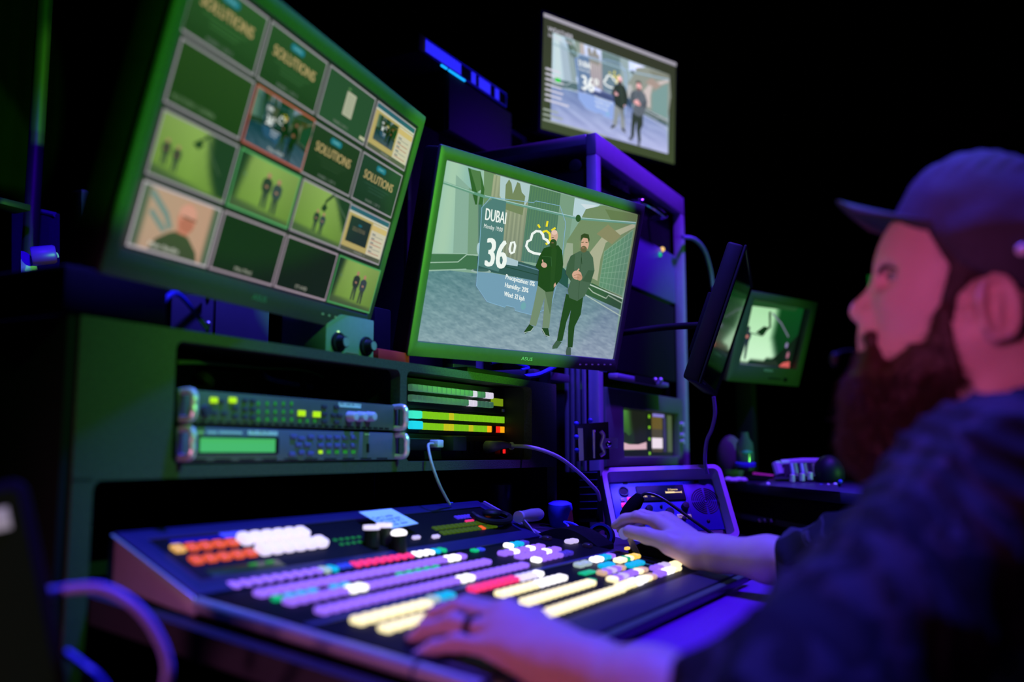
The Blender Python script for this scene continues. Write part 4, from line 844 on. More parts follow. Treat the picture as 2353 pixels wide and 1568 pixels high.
knob(820, 790, .0095, .013); knob(1095, 840, .0115, .015); knob(1310, 750, .0095, .013); knob(990, 745, .0035, .005); knob(1630, 940, .0045, .002); knob(1300, 905, .006, .006)
x, y = L3(485, 540); mb = ic.mb(); mb.ring((x, y, RD + .003), (0, 0, 1), .0125, .0098, .004); mb.build('headset_socket', M_chrome, ri); mb = ic.mb(); mb.cyl((x, y, RD + .003), (x, y, RD + .005), .0097, 20); mb.build('socket_insert', M_black, ri)
M_pk = glow('pink_key_light', (255, 30, 130), 1.2)
ip('lit_key', 525, 622, 602, 680, .003, .007, M_pk, .0015); ip('lit_key', 447, 698, 527, 754, .003, .007, M_pk, .0015); ip('mute_key', 435, 630, 503, 675, .003, .006, M_knob_v, .0015); ip('call_key', 1200, 848, 1300, 902, .003, .006, glow('peach_key', (150, 120, 140), .7), .002); ip('talk_key', 1320, 852, 1405, 900, .003, .006, glow('peach_key', (150, 120, 140), .7), .002)
itext('CALL', 1222, 882, 56, 22, M_ink, 'key_text', .0062)
x, y = L3(1590, 665); sp_ = ic.mb()
for k in range(7):
    ro = .0045 + k * .0048
    for q_ in range(4):
        pts = [(x + (ro) * math.cos(a), y + ro * 1.02 * math.sin(a), RD + .0034) for a in [R(90 * q_ + 6 + 78 * j / 8) for j in range(9)]]; sp_.tube(pts, .0012, 6)
sp_.build('speaker_grille', M_black, ri)
mb = ic.mb(); mb.box((.205, fb[1] + .01, RD + .002), (.2055, fa[1] - .005, RD + .0034)); mb.build('panel_seam', M_black, ri)
for v in (1075, 1098, 1120): ip('cooling_slot', 1400, v, 1830, v + 4, .0, .002, M_steel)
ip('screw_notch', 470, 410, 540, 440, .003, .0036, M_black); ip('screw_notch', 1430, 390, 1500, 420, .003, .0036, M_black)
GN = thing('gooseneck_microphone', 'black gooseneck microphone with foam tip in front of the intercom box', 'microphone', at_d(1655, 1236, 1.95))
g3 = lambda u, v, t: at_d(*z3(u, v), t)
MB().tube(bez([g3(1760, 1150, 1.93), g3(1500, 970, 1.93), g3(1250, 790, 1.94), g3(1050, 650, 1.95), g3(920, 580, 1.96), g3(800, 555, 1.965), g3(720, 590, 1.97)], 8), .0032, 10).build('stem', M_black_cable, GN)
MB().lathe([(0, .004), (.004, .011), (.02, .015), (.042, .0155), (.058, .013), (.066, .004)], g3(725, 575, 1.97), g3(520, 855, 1.96), 18).build('foam_windshield', mat('black_foam', (.006, .006, .006), 1., spec=.05, bump=.4, bscale=800), GN)

# ================================================================== things on and behind the cabinet
bx = at_y(752, 755, .965); bz = at_y(752, 752, .965).z; bx2 = at_y(861, 800, .965).x
AB = thing('audio_controller', 'small grey box with two round knobs on the cabinet top', 'audio box', ((bx.x + bx2) / 2, 1.0, 1.158))
MB().box((bx.x, .967, 1.158), (bx2, 1.06, 1.225), .002).build('case', M_boxgrey, AB)
z55 = lambda u, v: (340 + u / 3.9217, 600 + v / 3.9217)
for u, v, r in ((1712, 735, .017), (1962, 770, .0165)):
    c = at_y(*z55(u, v), .966); mb = MB(); mb.lathe([(0, r), (.004, r * .96), (.005, r * .7), (.006, r * .66), (.016, r * .55), (.017, .001)], c, c - Vector((0, .1, 0)), 26); kn = mb.build('knob', M_black, AB)
    mb = MB(); mb.cyl(c - Vector((0, .0165, 0)), c - Vector((0, .0176, 0)), r * .45, 18); mb.build('knob_cap', M_boxgrey, kn)
c = at_y(*z55(1715, 642), .966); MB().ball(c, .0022).build('led', glow('led_pale', (200, 255, 160), 1.5), AB)
a = at_y(*z55(1785, 825), .966); b = at_y(*z55(1895, 840), .966); MB().box((a.x, .9655, b.z), (b.x, .967, a.z)).build('label_strip', mat('orange_label', (.6, .25, .12), .5, noise=.1), AB)
a = at_y(870, 822, .985); b = at_y(942, 812, .985)
tag(MB().box((a.x, .985, 1.158), (b.x, 1.06, b.z), .003).build('red_case', M_red), 'dark red low case on the cabinet between the two monitors', 'case')
a = at_y(862, 704, 1.12); b = at_y(900, 704, 1.12)
tag(MB().box((a.x, 1.12, 1.158), (b.x, 1.18, a.z), .004).build('speaker_box', M_dark), 'slim dark upright box between the two desktop monitors', 'box')
a = at_y(395, 690, 1.13); MX = thing('converter_box', 'dark violet-lit metal box under the left monitor', 'converter', (a.x + .12, 1.15, 1.158))
b = at_y(492, 690, 1.13); MB().box((a.x, 1.13, 1.158), (b.x, 1.205, at_y(420, 664, 1.13).z), .002).build('case', mat('violet_grey_metal', (.09, .08, .11), .45, metal=.2, noise=.1), MX)
for u, v in ((478, 680), (478, 745)): c = at_y(u, v, 1.13); MB().ball(c, .005).build('screw', M_alu, MX)
a = at_y(497, 700, 1.25); b = at_y(620, 700, 1.25); tag(MB().box((a.x, 1.25, 1.158), (b.x, 1.4, at_y(520, 682, 1.25).z), .002).build('low_case', mat('violet_dark_metal', (.06, .055, .07), .5, noise=.1)), 'low dark case standing behind the converter box', 'case')
cab = lambda name, pts, r, m, lab: cable(name, [at_y(*q_) for q_ in pts], r, m, lab)
cab('blue_cable', [(316, 632, 1.0), (345, 645, 1.05), (385, 662, 1.07), (420, 672, 1.1), (480, 668, 1.12)], .0035, M_blue_cable, 'blue cable running behind the bottom edge of the left monitor')
cab('looped_cable', [(371, 705, 1.0), (383, 685, 1.0), (400, 674, 1.01), (420, 685, 1.02), (445, 715, 1.02), (478, 758, 1.01)], .0035, M_blue_cable, 'looped blue and black cable hanging below the left monitor')
cab('blue_cable', [(1205, 866, 1.0), (1235, 862, .99), (1262, 850, .98), (1280, 838, 1.02), (1290, 825, 1.05)], .0055, M_blue_cable, 'thick bright blue cable under the central monitor')
cab('blue_cable', [(1128, 836, 1.0), (1160, 830, 1.0), (1190, 836, 1.02), (1215, 845, 1.04), (1198, 850, 1.02)], .003, M_blue_cable, 'thin blue cable below the maker logo of the central monitor')
a = at_y(1228, 868, 1.02); b = at_y(1310, 880, 1.02); tag(MB().box((a.x, 1.02, b.z), (b.x, 1.2, at_y(1240, 850, 1.02).z), .003).build('dock_unit', mat('violet_grey_metal', (.09, .08, .11), .45, metal=.2, noise=.1)), 'flat violet-lit unit on the cabinet right end under the central monitor', 'unit')
# left end: big dark box, lamp, panel, pole
a = at_y(62, 655, 1.6)
tag(MB().box((.722, .99, 1.159), (.88, 1.44, 1.226), .01).build('flat_equipment_box', M_case), 'flat black equipment box on the left end of the cabinet top', 'box')
a = at_d(50, 472, 2.4); b = at_d(137, 492, 2.3); c = at_d(137, 655, 2.3); d = at_d(50, 655, 2.4)
PN = thing('acoustic_panel', 'speckled blue-lit fabric panel behind the left end of the cabinet', 'panel', (d + c) / 2)
mb = MB(); off = Vector((.0, .04, 0)); P = [d, c, b, a]; mb.add(P + [q_ + off for q_ in P], [(0, 1, 2, 3), (7, 6, 5, 4), (0, 4, 5, 1), (1, 5, 6, 2), (2, 6, 7, 3), (3, 7, 4, 0)]); mb.build('fabric', mat('speckled_fabric', (.03, .025, .13), .9, noise=.7, nscale=300), PN)  # grey fabric coloured blue for the light falling on it
MB().tube([a + off * .4, b + off * .4], .006, 8).build('edge_trim', mat('blue_trim', (.1, .1, .4), .4, noise=.1), PN)
PO = thing('speaker_pole', 'dark upright pole at the far left with a small clamp', 'pole', at_d(42, 1041, 2.2) - Vector((0, 0, 1)))
b = at_d(40, 1041, 2.2); MB().cyl((b.x, b.y, 0), (b.x, b.y, 2.3), .018, 14).build('tube', mat('violet_pole', (.025, .02, .035), .5, noise=.1), PO); c = at_d(25, 475, 2.18); MB().box((c.x - .05, c.y - .03, c.z - .008), (c.x + .03, c.y + .03, c.z + .008), .003).build('clamp', M_dark, PO); MB().cyl((b.x, b.y, 0), (b.x, b.y, .02), .15, 24).build('foot', M_case, PO)
LP = thing('clip_lamp', 'bright blue-lit plastic lamp head with shade and cylinder at far left', 'lamp', at_d(50, 740, 2.1))
c = at_d(56, 650, 2.08); e = at_d(72, 590, 2.1); f_ = at_d(122, 585, 2.12)
M_lamp = mat('lamp_blue_lit_tint', (.16, .015, .8), .4, noise=.06)  # blue light put into the colour of white plastic
mb = MB(); P = [at_d(48, 652, 2.1), at_d(48, 577, 2.1)] + [at_d(48 + 42 * math.sin(t), 577 + 70 * (1 - math.cos(t)), 2.1 + .02 * t) for t in [k * .16 for k in range(1, 10)]] + [at_d(88, 644, 2.1)]
cen = at_d(30, 620, 2.12); n_ = (O - cen).normalized() * .03; k = len(P); mb.add(P + [q_ - n_ for q_ in P], [tuple(range(k))[::-1], tuple(range(k, 2 * k))] + [(j, (j + 1) % k, k + (j + 1) % k, k + j) for j in range(k)]); mb.build('shade', M_lamp, LP)
MB().lathe([(0, .02), (.004, .022), (.045, .0215), (.05, .018)], e, f_, 18).build('lamp_body', M_lamp, LP); MB().tube(bez([f_, at_d(130, 582, 2.12), at_d(134, 592, 2.12)], 4), .002, 6).build('wire', M_grey_cable, LP)
MB().box(tuple(at_d(44, 728, 2.12)), tuple(at_d(54, 650, 2.1) + Vector((0, .02, 0))), .002).build('stem', M_lamp, LP); MB().ball(at_d(32, 722, 2.1), .016).build('hinge', mat('blue_trim', (.1, .1, .4), .4), LP)

# ================================================================== near left: tablet and white cable
TB = thing('tablet', 'dark tablet leaning at the lower left edge of the photo with blurred grey lines', 'tablet', at_d(60, 1568, .8))
tr, br_ = at_d(60, 1094, .80), at_d(163, 1600, .775); ey = (tr - br_).normalized(); ex = Vector((.80, -.60, 0)); ex = (ex - ey * ex.dot(ey)).normalized(); hh = (tr - br_).length
MT = basis(br_ - ex * .17, ex, ey, ex.cross(ey)); mb = MB(); mb.m = MT; mb.prism(rrect(0, 0, .17, hh, .014), -.009, 0, .002); mb.build('case', M_black, TB)
mb = MB(); mb.m = MT; mb.prism(rrect(.008, .008, .162, hh - .008, .008), .0001, .0004); mb.build('screen', mat('tablet_screen', (.008, .012, .006), .3, spec=.2, emis=lin((5, 9, 4)), es=1., noise=.1), TB)
mb = MB(); mb.m = MT; mb.box((.04, hh - .04, .0005), (.152, hh - .022, .0011), .003); mb.build('title_bar', glow('tablet_title', (150, 140, 155), .8), TB)
mb = MB(); mb.m = MT
for k in range(16): mb.box((.085, .02 + k * .0075, .0005), (.115 - (k % 3) * .004, .0235 + k * .0075, .0009))
mb.build('text_lines', glow('tablet_text', (60, 66, 58), .8), TB); mb = MB(); mb.m = MT; mb.box((.1, .09, .0005), (.112, .15, .0009)); mb.build('text_column', glow('tablet_text_dim', (34, 38, 40), .8), TB)
a = MT @ Vector((.085, .1, -.012)); MB().box((a.x - .03, a.y, .6), (a.x + .03, a.y + .03, a.z), .004).build('stand', M_case, TB); 
ST = thing('side_table', 'black side table under the leaning tablet at lower left', 'table', (a.x, a.y, 0)); MB().box((a.x - .3, a.y - .12, .575), (a.x + .16, a.y + .25, .598), .003).build('top', M_case, ST)
for x, y in ((-.28, -.1), (.12, -.1), (-.28, .2), (.12, .2)): MB().box((a.x + x, a.y + y, 0), (a.x + x + .03, a.y + y + .03, .574)).build('leg', M_case, ST)
WC = thing('charging_cable', 'violet-lit white cable looping from the tablet at lower left', 'cable', at_d(300, 1450, .8))
MB().tube(bez([at_d(118, 1362, .80), at_d(170, 1352, .8), at_d(235, 1352, .8), at_d(300, 1385, .8), at_d(350, 1440, .8), at_d(383, 1515, .8), at_d(380, 1580, .8), at_d(350, 1700, .82), at_d(300, 1800, .84)], 8), .0042, 12).build('cord', mat('violet_lit_cord', (.35, .3, .8), .4, noise=.05), WC); MB().tube([at_d(100, 1366, .8), at_d(124, 1361, .8)], .0052, 12).build('plug', M_white, WC)  # white cord, violet light painted into its colour
cable('blue_cable', [at_d(150, 1500, .82), at_d(190, 1530, .82), at_d(230, 1565, .82), at_d(280, 1640, .84)], .004, M_blue_cable, 'short blue cable at the bottom left corner below the white cable')

# ================================================================== tall racks, flight case
FC = thing('flight_case', 'tall rack case with bright violet-lit aluminium edges at the right', 'flight case', (2.6, 1.15, 0))
FX0, FX1, FY, FY2, FZ = 2.242, 2.985, .95, 1.34, 1.846
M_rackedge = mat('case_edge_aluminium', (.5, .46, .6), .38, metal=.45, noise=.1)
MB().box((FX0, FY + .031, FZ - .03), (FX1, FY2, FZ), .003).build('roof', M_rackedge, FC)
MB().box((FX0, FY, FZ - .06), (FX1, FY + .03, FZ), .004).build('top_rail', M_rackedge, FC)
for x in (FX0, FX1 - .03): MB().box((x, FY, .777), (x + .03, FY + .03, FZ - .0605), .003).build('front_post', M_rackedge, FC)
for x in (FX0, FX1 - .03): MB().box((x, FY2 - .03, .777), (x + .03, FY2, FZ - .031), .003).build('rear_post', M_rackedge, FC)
MB().box((FX1 - .012, FY + .031, .78), (FX1 - .004, FY2 - .031, FZ - .031)).build('side_wall', M_case, FC)
mb = MB()
for k in range(4): mb.box((FX0 - .012, FY + .034 + k * .016, .95), (FX0 - .001, FY + .044 + k * .016, 1.25), .002)
mb.build('ribbed_extrusion', M_alu, FC)
MB().box((FX0 + .03, FY2 - .012, .78), (FX1 - .03, FY2 - .004, FZ - .031)).build('rear_wall', M_case, FC)
MB().box((FX0 + .031, FY + .04, 1.55), (FX1 - .031, FY + .3, 1.77), .002).build('blank_panel', M_case, FC)
c = at_y(1368, 335, FY); MB().lathe([(0, .018), (.004, .018), (.006, .012)], (FX0 - .001, FY + .06, FZ - .085), (FX0 - .05, FY + .06, FZ - .085)).build('corner_plate', M_dark, FC)
zz3 = lambda u, v: (840 + u / 2.8, v / 2.8)
a = at_y(*zz3(1575, 1195), FY + .04); b = at_y(*zz3(1695, 1262), FY + .04); mb = MB(); put_text(mb, 'LumaRack', Vector((a.x, FY + .0395, b.z)), None, .03, None, b.x - a.x, ex=(1, 0, .05), ey=(0, 0, 1)); mb.build('lettering', M_label, FC)
a = at_y(*zz3(1745, 1300), FY); b = at_y(*zz3(1895, 1335), FY); MB().tube(bez([(a.x, FY + .04, a.z), (a.x, FY, a.z), (a.x + .02, FY - .02, a.z), (b.x - .02, FY - .02, a.z), (b.x, FY, a.z), (b.x, FY + .04, a.z)], 5), .008, 10).build('handle', M_chrome, FC)
z44 = lambda u, v: (1360 + u / 2.528, 480 + v / 2.528)
a = at_y(*z44(285, 150), FY + .03); b = at_y(*z44(520, 290), FY + .03)
SV = thing('rack_server', 'blue-lit rack unit inside the flight case with two tiny green lights', 'rack unit', (2.6, FY + .2, b.z)); MB().box((FX0 + .031, FY + .025, a.z - .17), (FX1 - .032, FY + .3, a.z - .01), .002).build('chassis', mat('server_front', (.12, .1, .28), .45, noise=.1), SV)
for u, v, m in ((418, 235, BM['Y']), (402, 265, BM['g'])): c = at_y(*z44(u, v), FY + .02); MB().ball((c.x, FY + .025, c.z), .008).build('led', m, SV)
MB().box((FX0 + .031, FY + .03, 1.228), (FX1 - .032, FY + .3, a.z - .18), .002).build('lower_blank_panel', M_case, FC)
# drawers / bracket under the side monitor, small rack monitor
a = at_y(1412, 868, FY - .02); b = at_y(1530, 882, FY - .02)
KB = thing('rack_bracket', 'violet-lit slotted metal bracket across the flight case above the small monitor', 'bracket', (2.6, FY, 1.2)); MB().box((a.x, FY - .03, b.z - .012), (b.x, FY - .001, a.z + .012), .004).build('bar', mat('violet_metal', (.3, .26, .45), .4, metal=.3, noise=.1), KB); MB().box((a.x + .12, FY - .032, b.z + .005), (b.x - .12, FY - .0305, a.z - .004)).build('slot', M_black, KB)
for k in range(2): c = at_y(1505 + k * 12, 874, FY - .03); MB().ball((c.x, FY - .031, c.z), .008).build('screw', M_alu, KB)
RM = thing('rack_monitor', 'small monitor low in the flight case showing two dim green pictures', 'monitor', (2.65, FY, .97))
a = at_y(1418, 888, FY + .005); z0 = at_y(1500, 1072, FY + .005).z; z1 = at_y(1418, 885, FY + .005).z - .01
X0, X1 = 2.30, 2.94; s0 = at_y(1438, 940, FY); s1 = at_y(1566, 1046, FY); sz0 = at_y(1440, 1040, FY).z - .012; sz1 = at_y(1440, 938, FY).z
mb = MB(); mb.m = front(X0, FY + .03, z0); mb.frame((0, 0), (X1 - X0, z1 - z0), (s0.x - X0, X1 - s1.x, sz0 - z0, z1 - sz1), 0, .025, .004); mb.build('bezel', M_olive, RM)
MB().box((X0 + .004, FY + .031, z0 + .004), (X1 - .004, FY + .28, z1 - .004), .004).build('housing', M_black, RM)
ww, hh2 = s1.x - s0.x, sz1 - sz0; cv = Canvas(lambda u, v: (u * ww, v * hh2))
rect(cv, 0, 0, 1, 1, (18, 24, 14))
cv.field([(.02, .12), (.5, .12), (.5, .98), (.02, .98)], 14, 12, lambda a, b: tuple(lerp((52, 96, 40)[i] * (.5 + .8 * b), (24, 28, 20)[i], max(0, min(1, (a - .45 + .15 * b) * 6))) for i in range(3)))
cv.poly([(.02, .14), (.5, .16), (.5, .32), (.36, .26), (.2, .26), (.02, .34)], (196, 160, 170)); cv.poly([(.06, .3), (.3, .3), (.28, .52), (.2, .44), (.14, .52), (.08, .46)], (26, 40, 22))
for k in range(4): rect(cv, .54, (.04, .36, .62, .86)[k], .57, (.1, .42, .68, .93)[k], (120, 190, 30))
rect(cv, .6, .1, .8, .96, (66, 60, 40)); rect(cv, .6, .62, .8, .9, (92, 76, 34)); rect(cv, .6, .18, .8, .42, (214, 200, 212)); rect(cv, .82, .1, .87, .9, (48, 40, 84)); rect(cv, .9, .1, .99, .96, (70, 84, 56)); rect(cv, .62, .9, .84, .97, (120, 110, 190))
cv.build('screen', M_scr_far, front(s0.x, FY + .029, sz0), RM)
for v in (975, 1000, 1015): c = at_y(1560, v, FY); MB().cyl((s1.x + .012, FY + .006, c.z), (s1.x + .012, FY - .006, c.z), .008, 12).build('knob', M_knob_v, RM)
# butterfly latch on the case's left post
LA = thing('case_latch', 'chrome latch assembly on the lower left post of the flight case', 'latch', at_y(1360, 1010, .9))
ln = lambda u, v, t=2.28: at_d(1280 + u / 3.733, 820 + v / 3.733, t)
def quadbox(pts, th, name, m, parent): P = [Vector(q_) for q_ in pts]; n_ = (O - P[0]).normalized() * th; mb = MB(); mb.add(P + [q_ - n_ for q_ in P], [(0, 1, 2, 3), (7, 6, 5, 4), (0, 4, 5, 1), (1, 5, 6, 2), (2, 6, 7, 3), (3, 7, 4, 0)]); return mb.build(name, m, parent)
quadbox([ln(160, 900), ln(450, 880), ln(440, 560), ln(150, 580)], .03, 'back_plate', M_dark, LA)
quadbox([ln(190, 895, 2.27), ln(230, 890, 2.27), ln(222, 615, 2.27), ln(178, 615, 2.27)], .01, 'striker_bar', M_alu, LA)
MB().tube(bez([ln(375, 640, 2.26), ln(400, 680, 2.26), ln(380, 760, 2.26), ln(405, 820, 2.26), ln(370, 850, 2.26)], 6), .005, 8).build('butterfly_wing', M_alu, LA); MB().tube([ln(315, 630, 2.26), ln(318, 870, 2.26)], .004, 8).build('hinge_pin', M_alu, LA)
quadbox([ln(395, 790, 2.26), ln(520, 785, 2.26), ln(522, 700, 2.26), ln(400, 700, 2.26)], .012, 'catch', mat('violet_metal', (.3, .26, .45), .4, metal=.3, noise=.1), LA); MB().ball(ln(440, 750, 2.25), .008).build('rivet', M_chrome, LA)
for u, v in ((165, 575), (285, 548), (165, 690), (170, 805)): MB().ball(ln(u, v, 2.265), .006).build('rivet', M_blue_cable, LA)
PW = thing('slatted_power_unit', 'dark slatted power unit standing left of the intercom box', 'power unit', (2.05, .98, .776))
a = ln(190, 985, 2.2); b = ln(350, 985, 2.2)
quadbox([ln(190, 1420, 2.2), ln(400, 1420, 2.2), ln(370, 975, 2.2), ln(190, 985, 2.2)], .03, 'case', M_case, PW)
for k in range(6): quadbox([ln(195, 1000 + k * 62, 2.195), ln(345, 996 + k * 62, 2.195), ln(345, 990 + k * 62 - (4 if k == 0 else 0), 2.195), ln(195, 994 + k * 62 - (4 if k == 0 else 0), 2.195)], .006, 'fin', mat('blue_trim', (.1, .1, .4), .4), PW)
CU = thing('plastic_cup', 'bright blue plastic cup with a red side beside the cabinet', 'cup', ln(70, 1450, 2.0))
mb = MB(); c0, c1 = ln(25, 1490, 2.12), ln(25, 1262, 2.12); mb.lathe([(0, .02), (.03, .026), (.05, .028), (.06, .026), (.064, .018), (.065, .001)], c0, c1, 26); mb.build('shell', mat('cup_blue', (.06, .1, .75), .4, noise=.1), CU)
quadbox([ln(60, 1490, 2.08), ln(150, 1480, 2.08), ln(128, 1310, 2.08), ln(112, 1330, 2.08)], .008, 'side_flap', mat('cup_red', (.45, .04, .05), .5, noise=.1), CU)
lz = lambda u, v, t: at_d(1280 + u / 3.733, 820 + v / 3.733, t)
cable('blue_cable', [lz(0, 1505, 1.95), lz(130, 1505, 1.95), lz(260, 1508, 1.95)], .0035, M_blue_cable, 'straight blue cable lying right of the rear T-bar')
cable('blue_cable', [lz(95, 1560, 1.93), lz(85, 1500, 1.95), lz(95, 1455, 1.96), lz(60, 1420, 1.97), lz(150, 1440, 1.96), lz(215, 1500, 1.95), lz(215, 1570, 1.93)], .0028, M_blue_cable, 'curled blue cable in front of the blue cup')
cable('blue_cable', [lz(0, 1535, 1.93), lz(120, 1525, 1.93), lz(230, 1555, 1.92), lz(300, 1640, 1.91), lz(420, 1660, 1.9)], .0025, M_blue_cable, 'long thin blue cable curving behind the fader arc')
TR = thing('tape_roll', 'black tape roll with blue-lit rim left of the gripped lever', 'tape roll', lz(385, 1530, 1.92))
c = lz(396, 1548, 1.95); nn = Vector((-.95, -.1, .15)).normalized(); mb = MB(); mb.ring(c, nn, .026, .014, .022); mb.build('roll', M_black, TR); mb = MB(); mb.ring(c + nn * .0222, nn, .0268, .0215, .002); mb.build('rim', mat('tape_blue', (.02, .02, .22), .4, noise=.1), TR)

# tall rack behind with server and speaker on top
ER = thing('equipment_rack', 'tall black rack behind the central monitor carrying a blue-lit server', 'rack', (2.33, 1.7, 0)); MB().box((2.06, 1.43, 0), (2.6, 2.0, 1.915), .004).build('cabinet', M_case, ER); MB().box((2.056, 1.42, .02), (2.07, 1.429, 1.91), .002).build('edge_rail', M_dark, ER)
SP = thing('rack_loudspeaker', 'dark blue loudspeaker box directly under the blue-lit server', 'speaker', (2.42, 1.6, 1.916)); a = at_y(1032, 190, 1.395); MB().box((a.x, 1.41, 1.917), (2.60, 1.8, 2.093), .003).build('cabinet', M_case, SP); MB().box((a.x + .004, 1.396, 1.92), (2.598, 1.409, 2.09), .003).build('grille', mat('speaker_cloth', (.03, .028, .05), .85, noise=.5, nscale=250), SP)
SR = thing('blue_server', 'thin server at top centre glowing bright blue through its front mesh', 'server', (2.3, 1.6, 2.097)); MB().box((2.066, 1.398, 2.097), (2.55, 1.9, 2.142), .002).build('chassis', M_case, SR)
FS = front(2.057, 1.397, 2.097); mb = MB(); mb.m = FS; mb.box((0, 0, 0), (.026, .047, .006), .001); mb.build('rack_ear', M_alu, SR)
mb = MB(); mb.m = FS; mb.frame((.0265, 0), (.5, .046), (.003, .003, .004, .004), 0, .006, .0006); mb.build('front_frame', M_blue_cable, SR)
mesh = mat('blue_lit_mesh', (.1, .1, .3), .4, emis=lin((40, 40, 245)), es=1., noise=.2)
for x0, x1, nn in ((.032, .225, 12), (.285, .31, 2), (.33, .40, 5), (.43, .455, 2)):
    mb = MB(); mb.m = FS
    for i in range(nn):
        for j in range(4): w_ = (x1 - x0) / nn; mb.box((x0 + i * w_ + .001, .006 + j * .0088, .0005), (x0 + (i + .82) * w_, .0135 + j * .0088, .004))
    mb.build('mesh_vent', mesh, SR)
mb = MB(); mb.m = FS; mb.box((.03, .004, 0), (.497, .042, .0004)); mb.build('front_panel', M_black, SR)
for x, w_ in ((.115, .03), (.155, .05), (.2, .045)): mb = MB(); mb.m = FS; mb.box((x, -.006, .0), (x + w_, -.001, .006), .001); mb.build('status_light', glow('cyan_led', (20, 170, 255), 1.3), SR)
for k, (x0, x1) in enumerate(((2.625, 2.80), (2.82, 3.02))):
    BC_ = thing('narrow_equipment_case', ('narrow black case with round lens beside the rack loudspeaker', 'narrow black case directly behind the left corner of the flight case')[k], 'case', ((x0 + x1) / 2, 1.6, 0)); z1 = at_y((1150, 1243)[k], (280, 345)[k], 1.45).z
    MB().box((x0, 1.46, 0), (x1, 1.75, z1), .003).build('body', M_case, BC_); mb = MB(); mb.m = front(x0, 1.459, z1 - .5); mb.frame((0, 0), (x1 - x0, .5), (.012,) * 4, 0, .012, .002); mb.build('edge_frame', mat('violet_edge', (.07, .05, .12), .45, metal=.2, noise=.1), BC_)
    MB().box((x0 + .07, 1.455, z1 - .4), (x0 + .09, 1.4585, z1 - .12), .002).build('latch_bar', M_alu, BC_)
    if k == 0: mb = MB(); mb.ring((x0 - .001, 1.56, z1 - .1), (-1, 0, 0), .05, .04, .012); mb.build('lens_ring', M_dark, BC_)
# rack on the right side carrying cables
cable('hanging_cable', [at_y(*q_, .93) for q_ in ((1568, 545), (1595, 550), (1618, 575), (1632, 620), (1638, 665), (1642, 700))], .007, mat('violet_cable', (.3, .22, .6), .5, noise=.1), 'violet cable leaving the right side of the flight case in an arc')
cable('hanging_cable', [at_d(*q_, 2.3) for q_ in ((1640, 912), (1643, 950), (1636, 985), (1624, 1015), (1620, 1060), (1626, 1090))], .0045, mat('violet_cable', (.3, .22, .6), .5, noise=.1), 'violet cable hanging below the edge-on side monitor')

# ================================================================== right desk with lighting mixer
dA, dB = at_d(1650, 1098, 3.25), at_d(1960, 1140, 2.25); dB.z = dA.z = .905
ed = (dB - dA).normalized(); nd = Vector((-ed.y, ed.x, 0)); 
if nd.x < 0: nd = -nd
RDk = thing('mixer_desk', 'black desk at the right behind the operator with a drawer unit below', 'desk', (dA + dB) / 2 - Vector((0, 0, .9)))
MD = basis(dA - ed * .3, ed, nd, Vector((0, 0, 1))); LD = (dB - dA).length + .6
if ed.cross(nd).z < 0: MD = basis(dB + ed * .3, -ed, nd, Vector((0, 0, 1)))
mb = MB(); mb.m = MD; mb.box((0, 0, -.03), (LD, .75, 0), .004); mb.build('top', mat('desk_edge_blue', (.04, .04, .09), .45, noise=.1), RDk)
mb = MB(); mb.m = MD; mb.box((.02, .02, -.9), (LD - .02, .7, -.0305)); mb.build('carcass', M_case, RDk)
def md(u, v, y): n_ = nd; return MD.inverted() @ at_plane(u, v, MD @ Vector((0, y, 0)), n_)
a = md(1690, 1186, .018); b = md(1862, 1212, .018); mb = MB(); mb.m = MD; mb.box((min(a.x, b.x) - .3, .008, b.z), (max(a.x, b.x) + .05, .0195, a.z), .003); mb.build('drawer_front', mat('drawer_violet', (.09, .08, .13), .5, noise=.1), RDk)
for u in (1753, 1767, 1782): c = md(u, 1199, .008); mb = MB(); mb.m = MD; mb.lathe([(0, .006), (.012, .009), (.016, .007), (.0165, .001)], (c.x, .0075, c.z), (c.x, -.1, c.z), 14); mb.build('drawer_knob', M_chrome, RDk)
mt = lambda u, v, z: at_z(u, v, .905 + z)
MXR = thing('lighting_mixer', 'lighting mixer with raised pale hood and fader slots on the right desk', 'mixer', mt(1830, 1100, 0)); ez = Vector((0, 0, 1))
M_hood = mat('pale_hood', (.4, .42, .44), .4, noise=.1)
zm = lambda u, v: (1640 + u / 6.03, 1000 + v / 6.03)
dpt = 2.75
quadbox([at_d(*zm(900, 560), dpt), at_d(*zm(1560, 560), dpt), at_d(*zm(1600, 395), dpt + .05), at_d(*zm(860, 395), dpt + .05)], .03, 'hood_face', mat('green_grey_hood', (.1, .14, .12), .5, noise=.15), MXR)
MB().tube([at_d(*zm(930, 400), dpt), at_d(*zm(1240, 375), dpt), at_d(*zm(1600, 375), dpt)], .012, 10).build('hood_top', M_hood, MXR); MB().tube([at_d(*zm(865, 390), dpt), at_d(*zm(915, 555), dpt - .02)], .014, 10).build('hood_side', M_hood, MXR)
for u in (1010, 1180, 1310): quadbox([at_d(*zm(u - 25, 590), dpt - .04), at_d(*zm(u + 90, 585), dpt - .04), at_d(*zm(u + 70, 400), dpt - .02), at_d(*zm(u - 40, 405), dpt - .02)], .01, 'screen_panel', M_black, MXR)
for u, m in ((1075, 'violet_metal'), (1125, 'green_strip'), (1215, 'violet_metal'), (1265, 'green_strip'), (1375, 'green_strip')): MB().tube([at_d(*zm(u, 400), dpt - .045), at_d(*zm(u + 30, 580), dpt - .065)], .006, 8).build('divider', mat(m, (.15, .3, .08), .5, noise=.1), MXR)
for u, v in ((1090, 640), (1225, 625), (1335, 610)): MB().lathe([(0, .008), (.02, .007), (.021, .001)], at_d(*zm(u, v + 8), dpt - .08), at_d(*zm(u, v - 20), dpt - .08), 12).build('fader_cap', mat('fader_cream', (.6, .55, .45), .4, noise=.1), MXR)
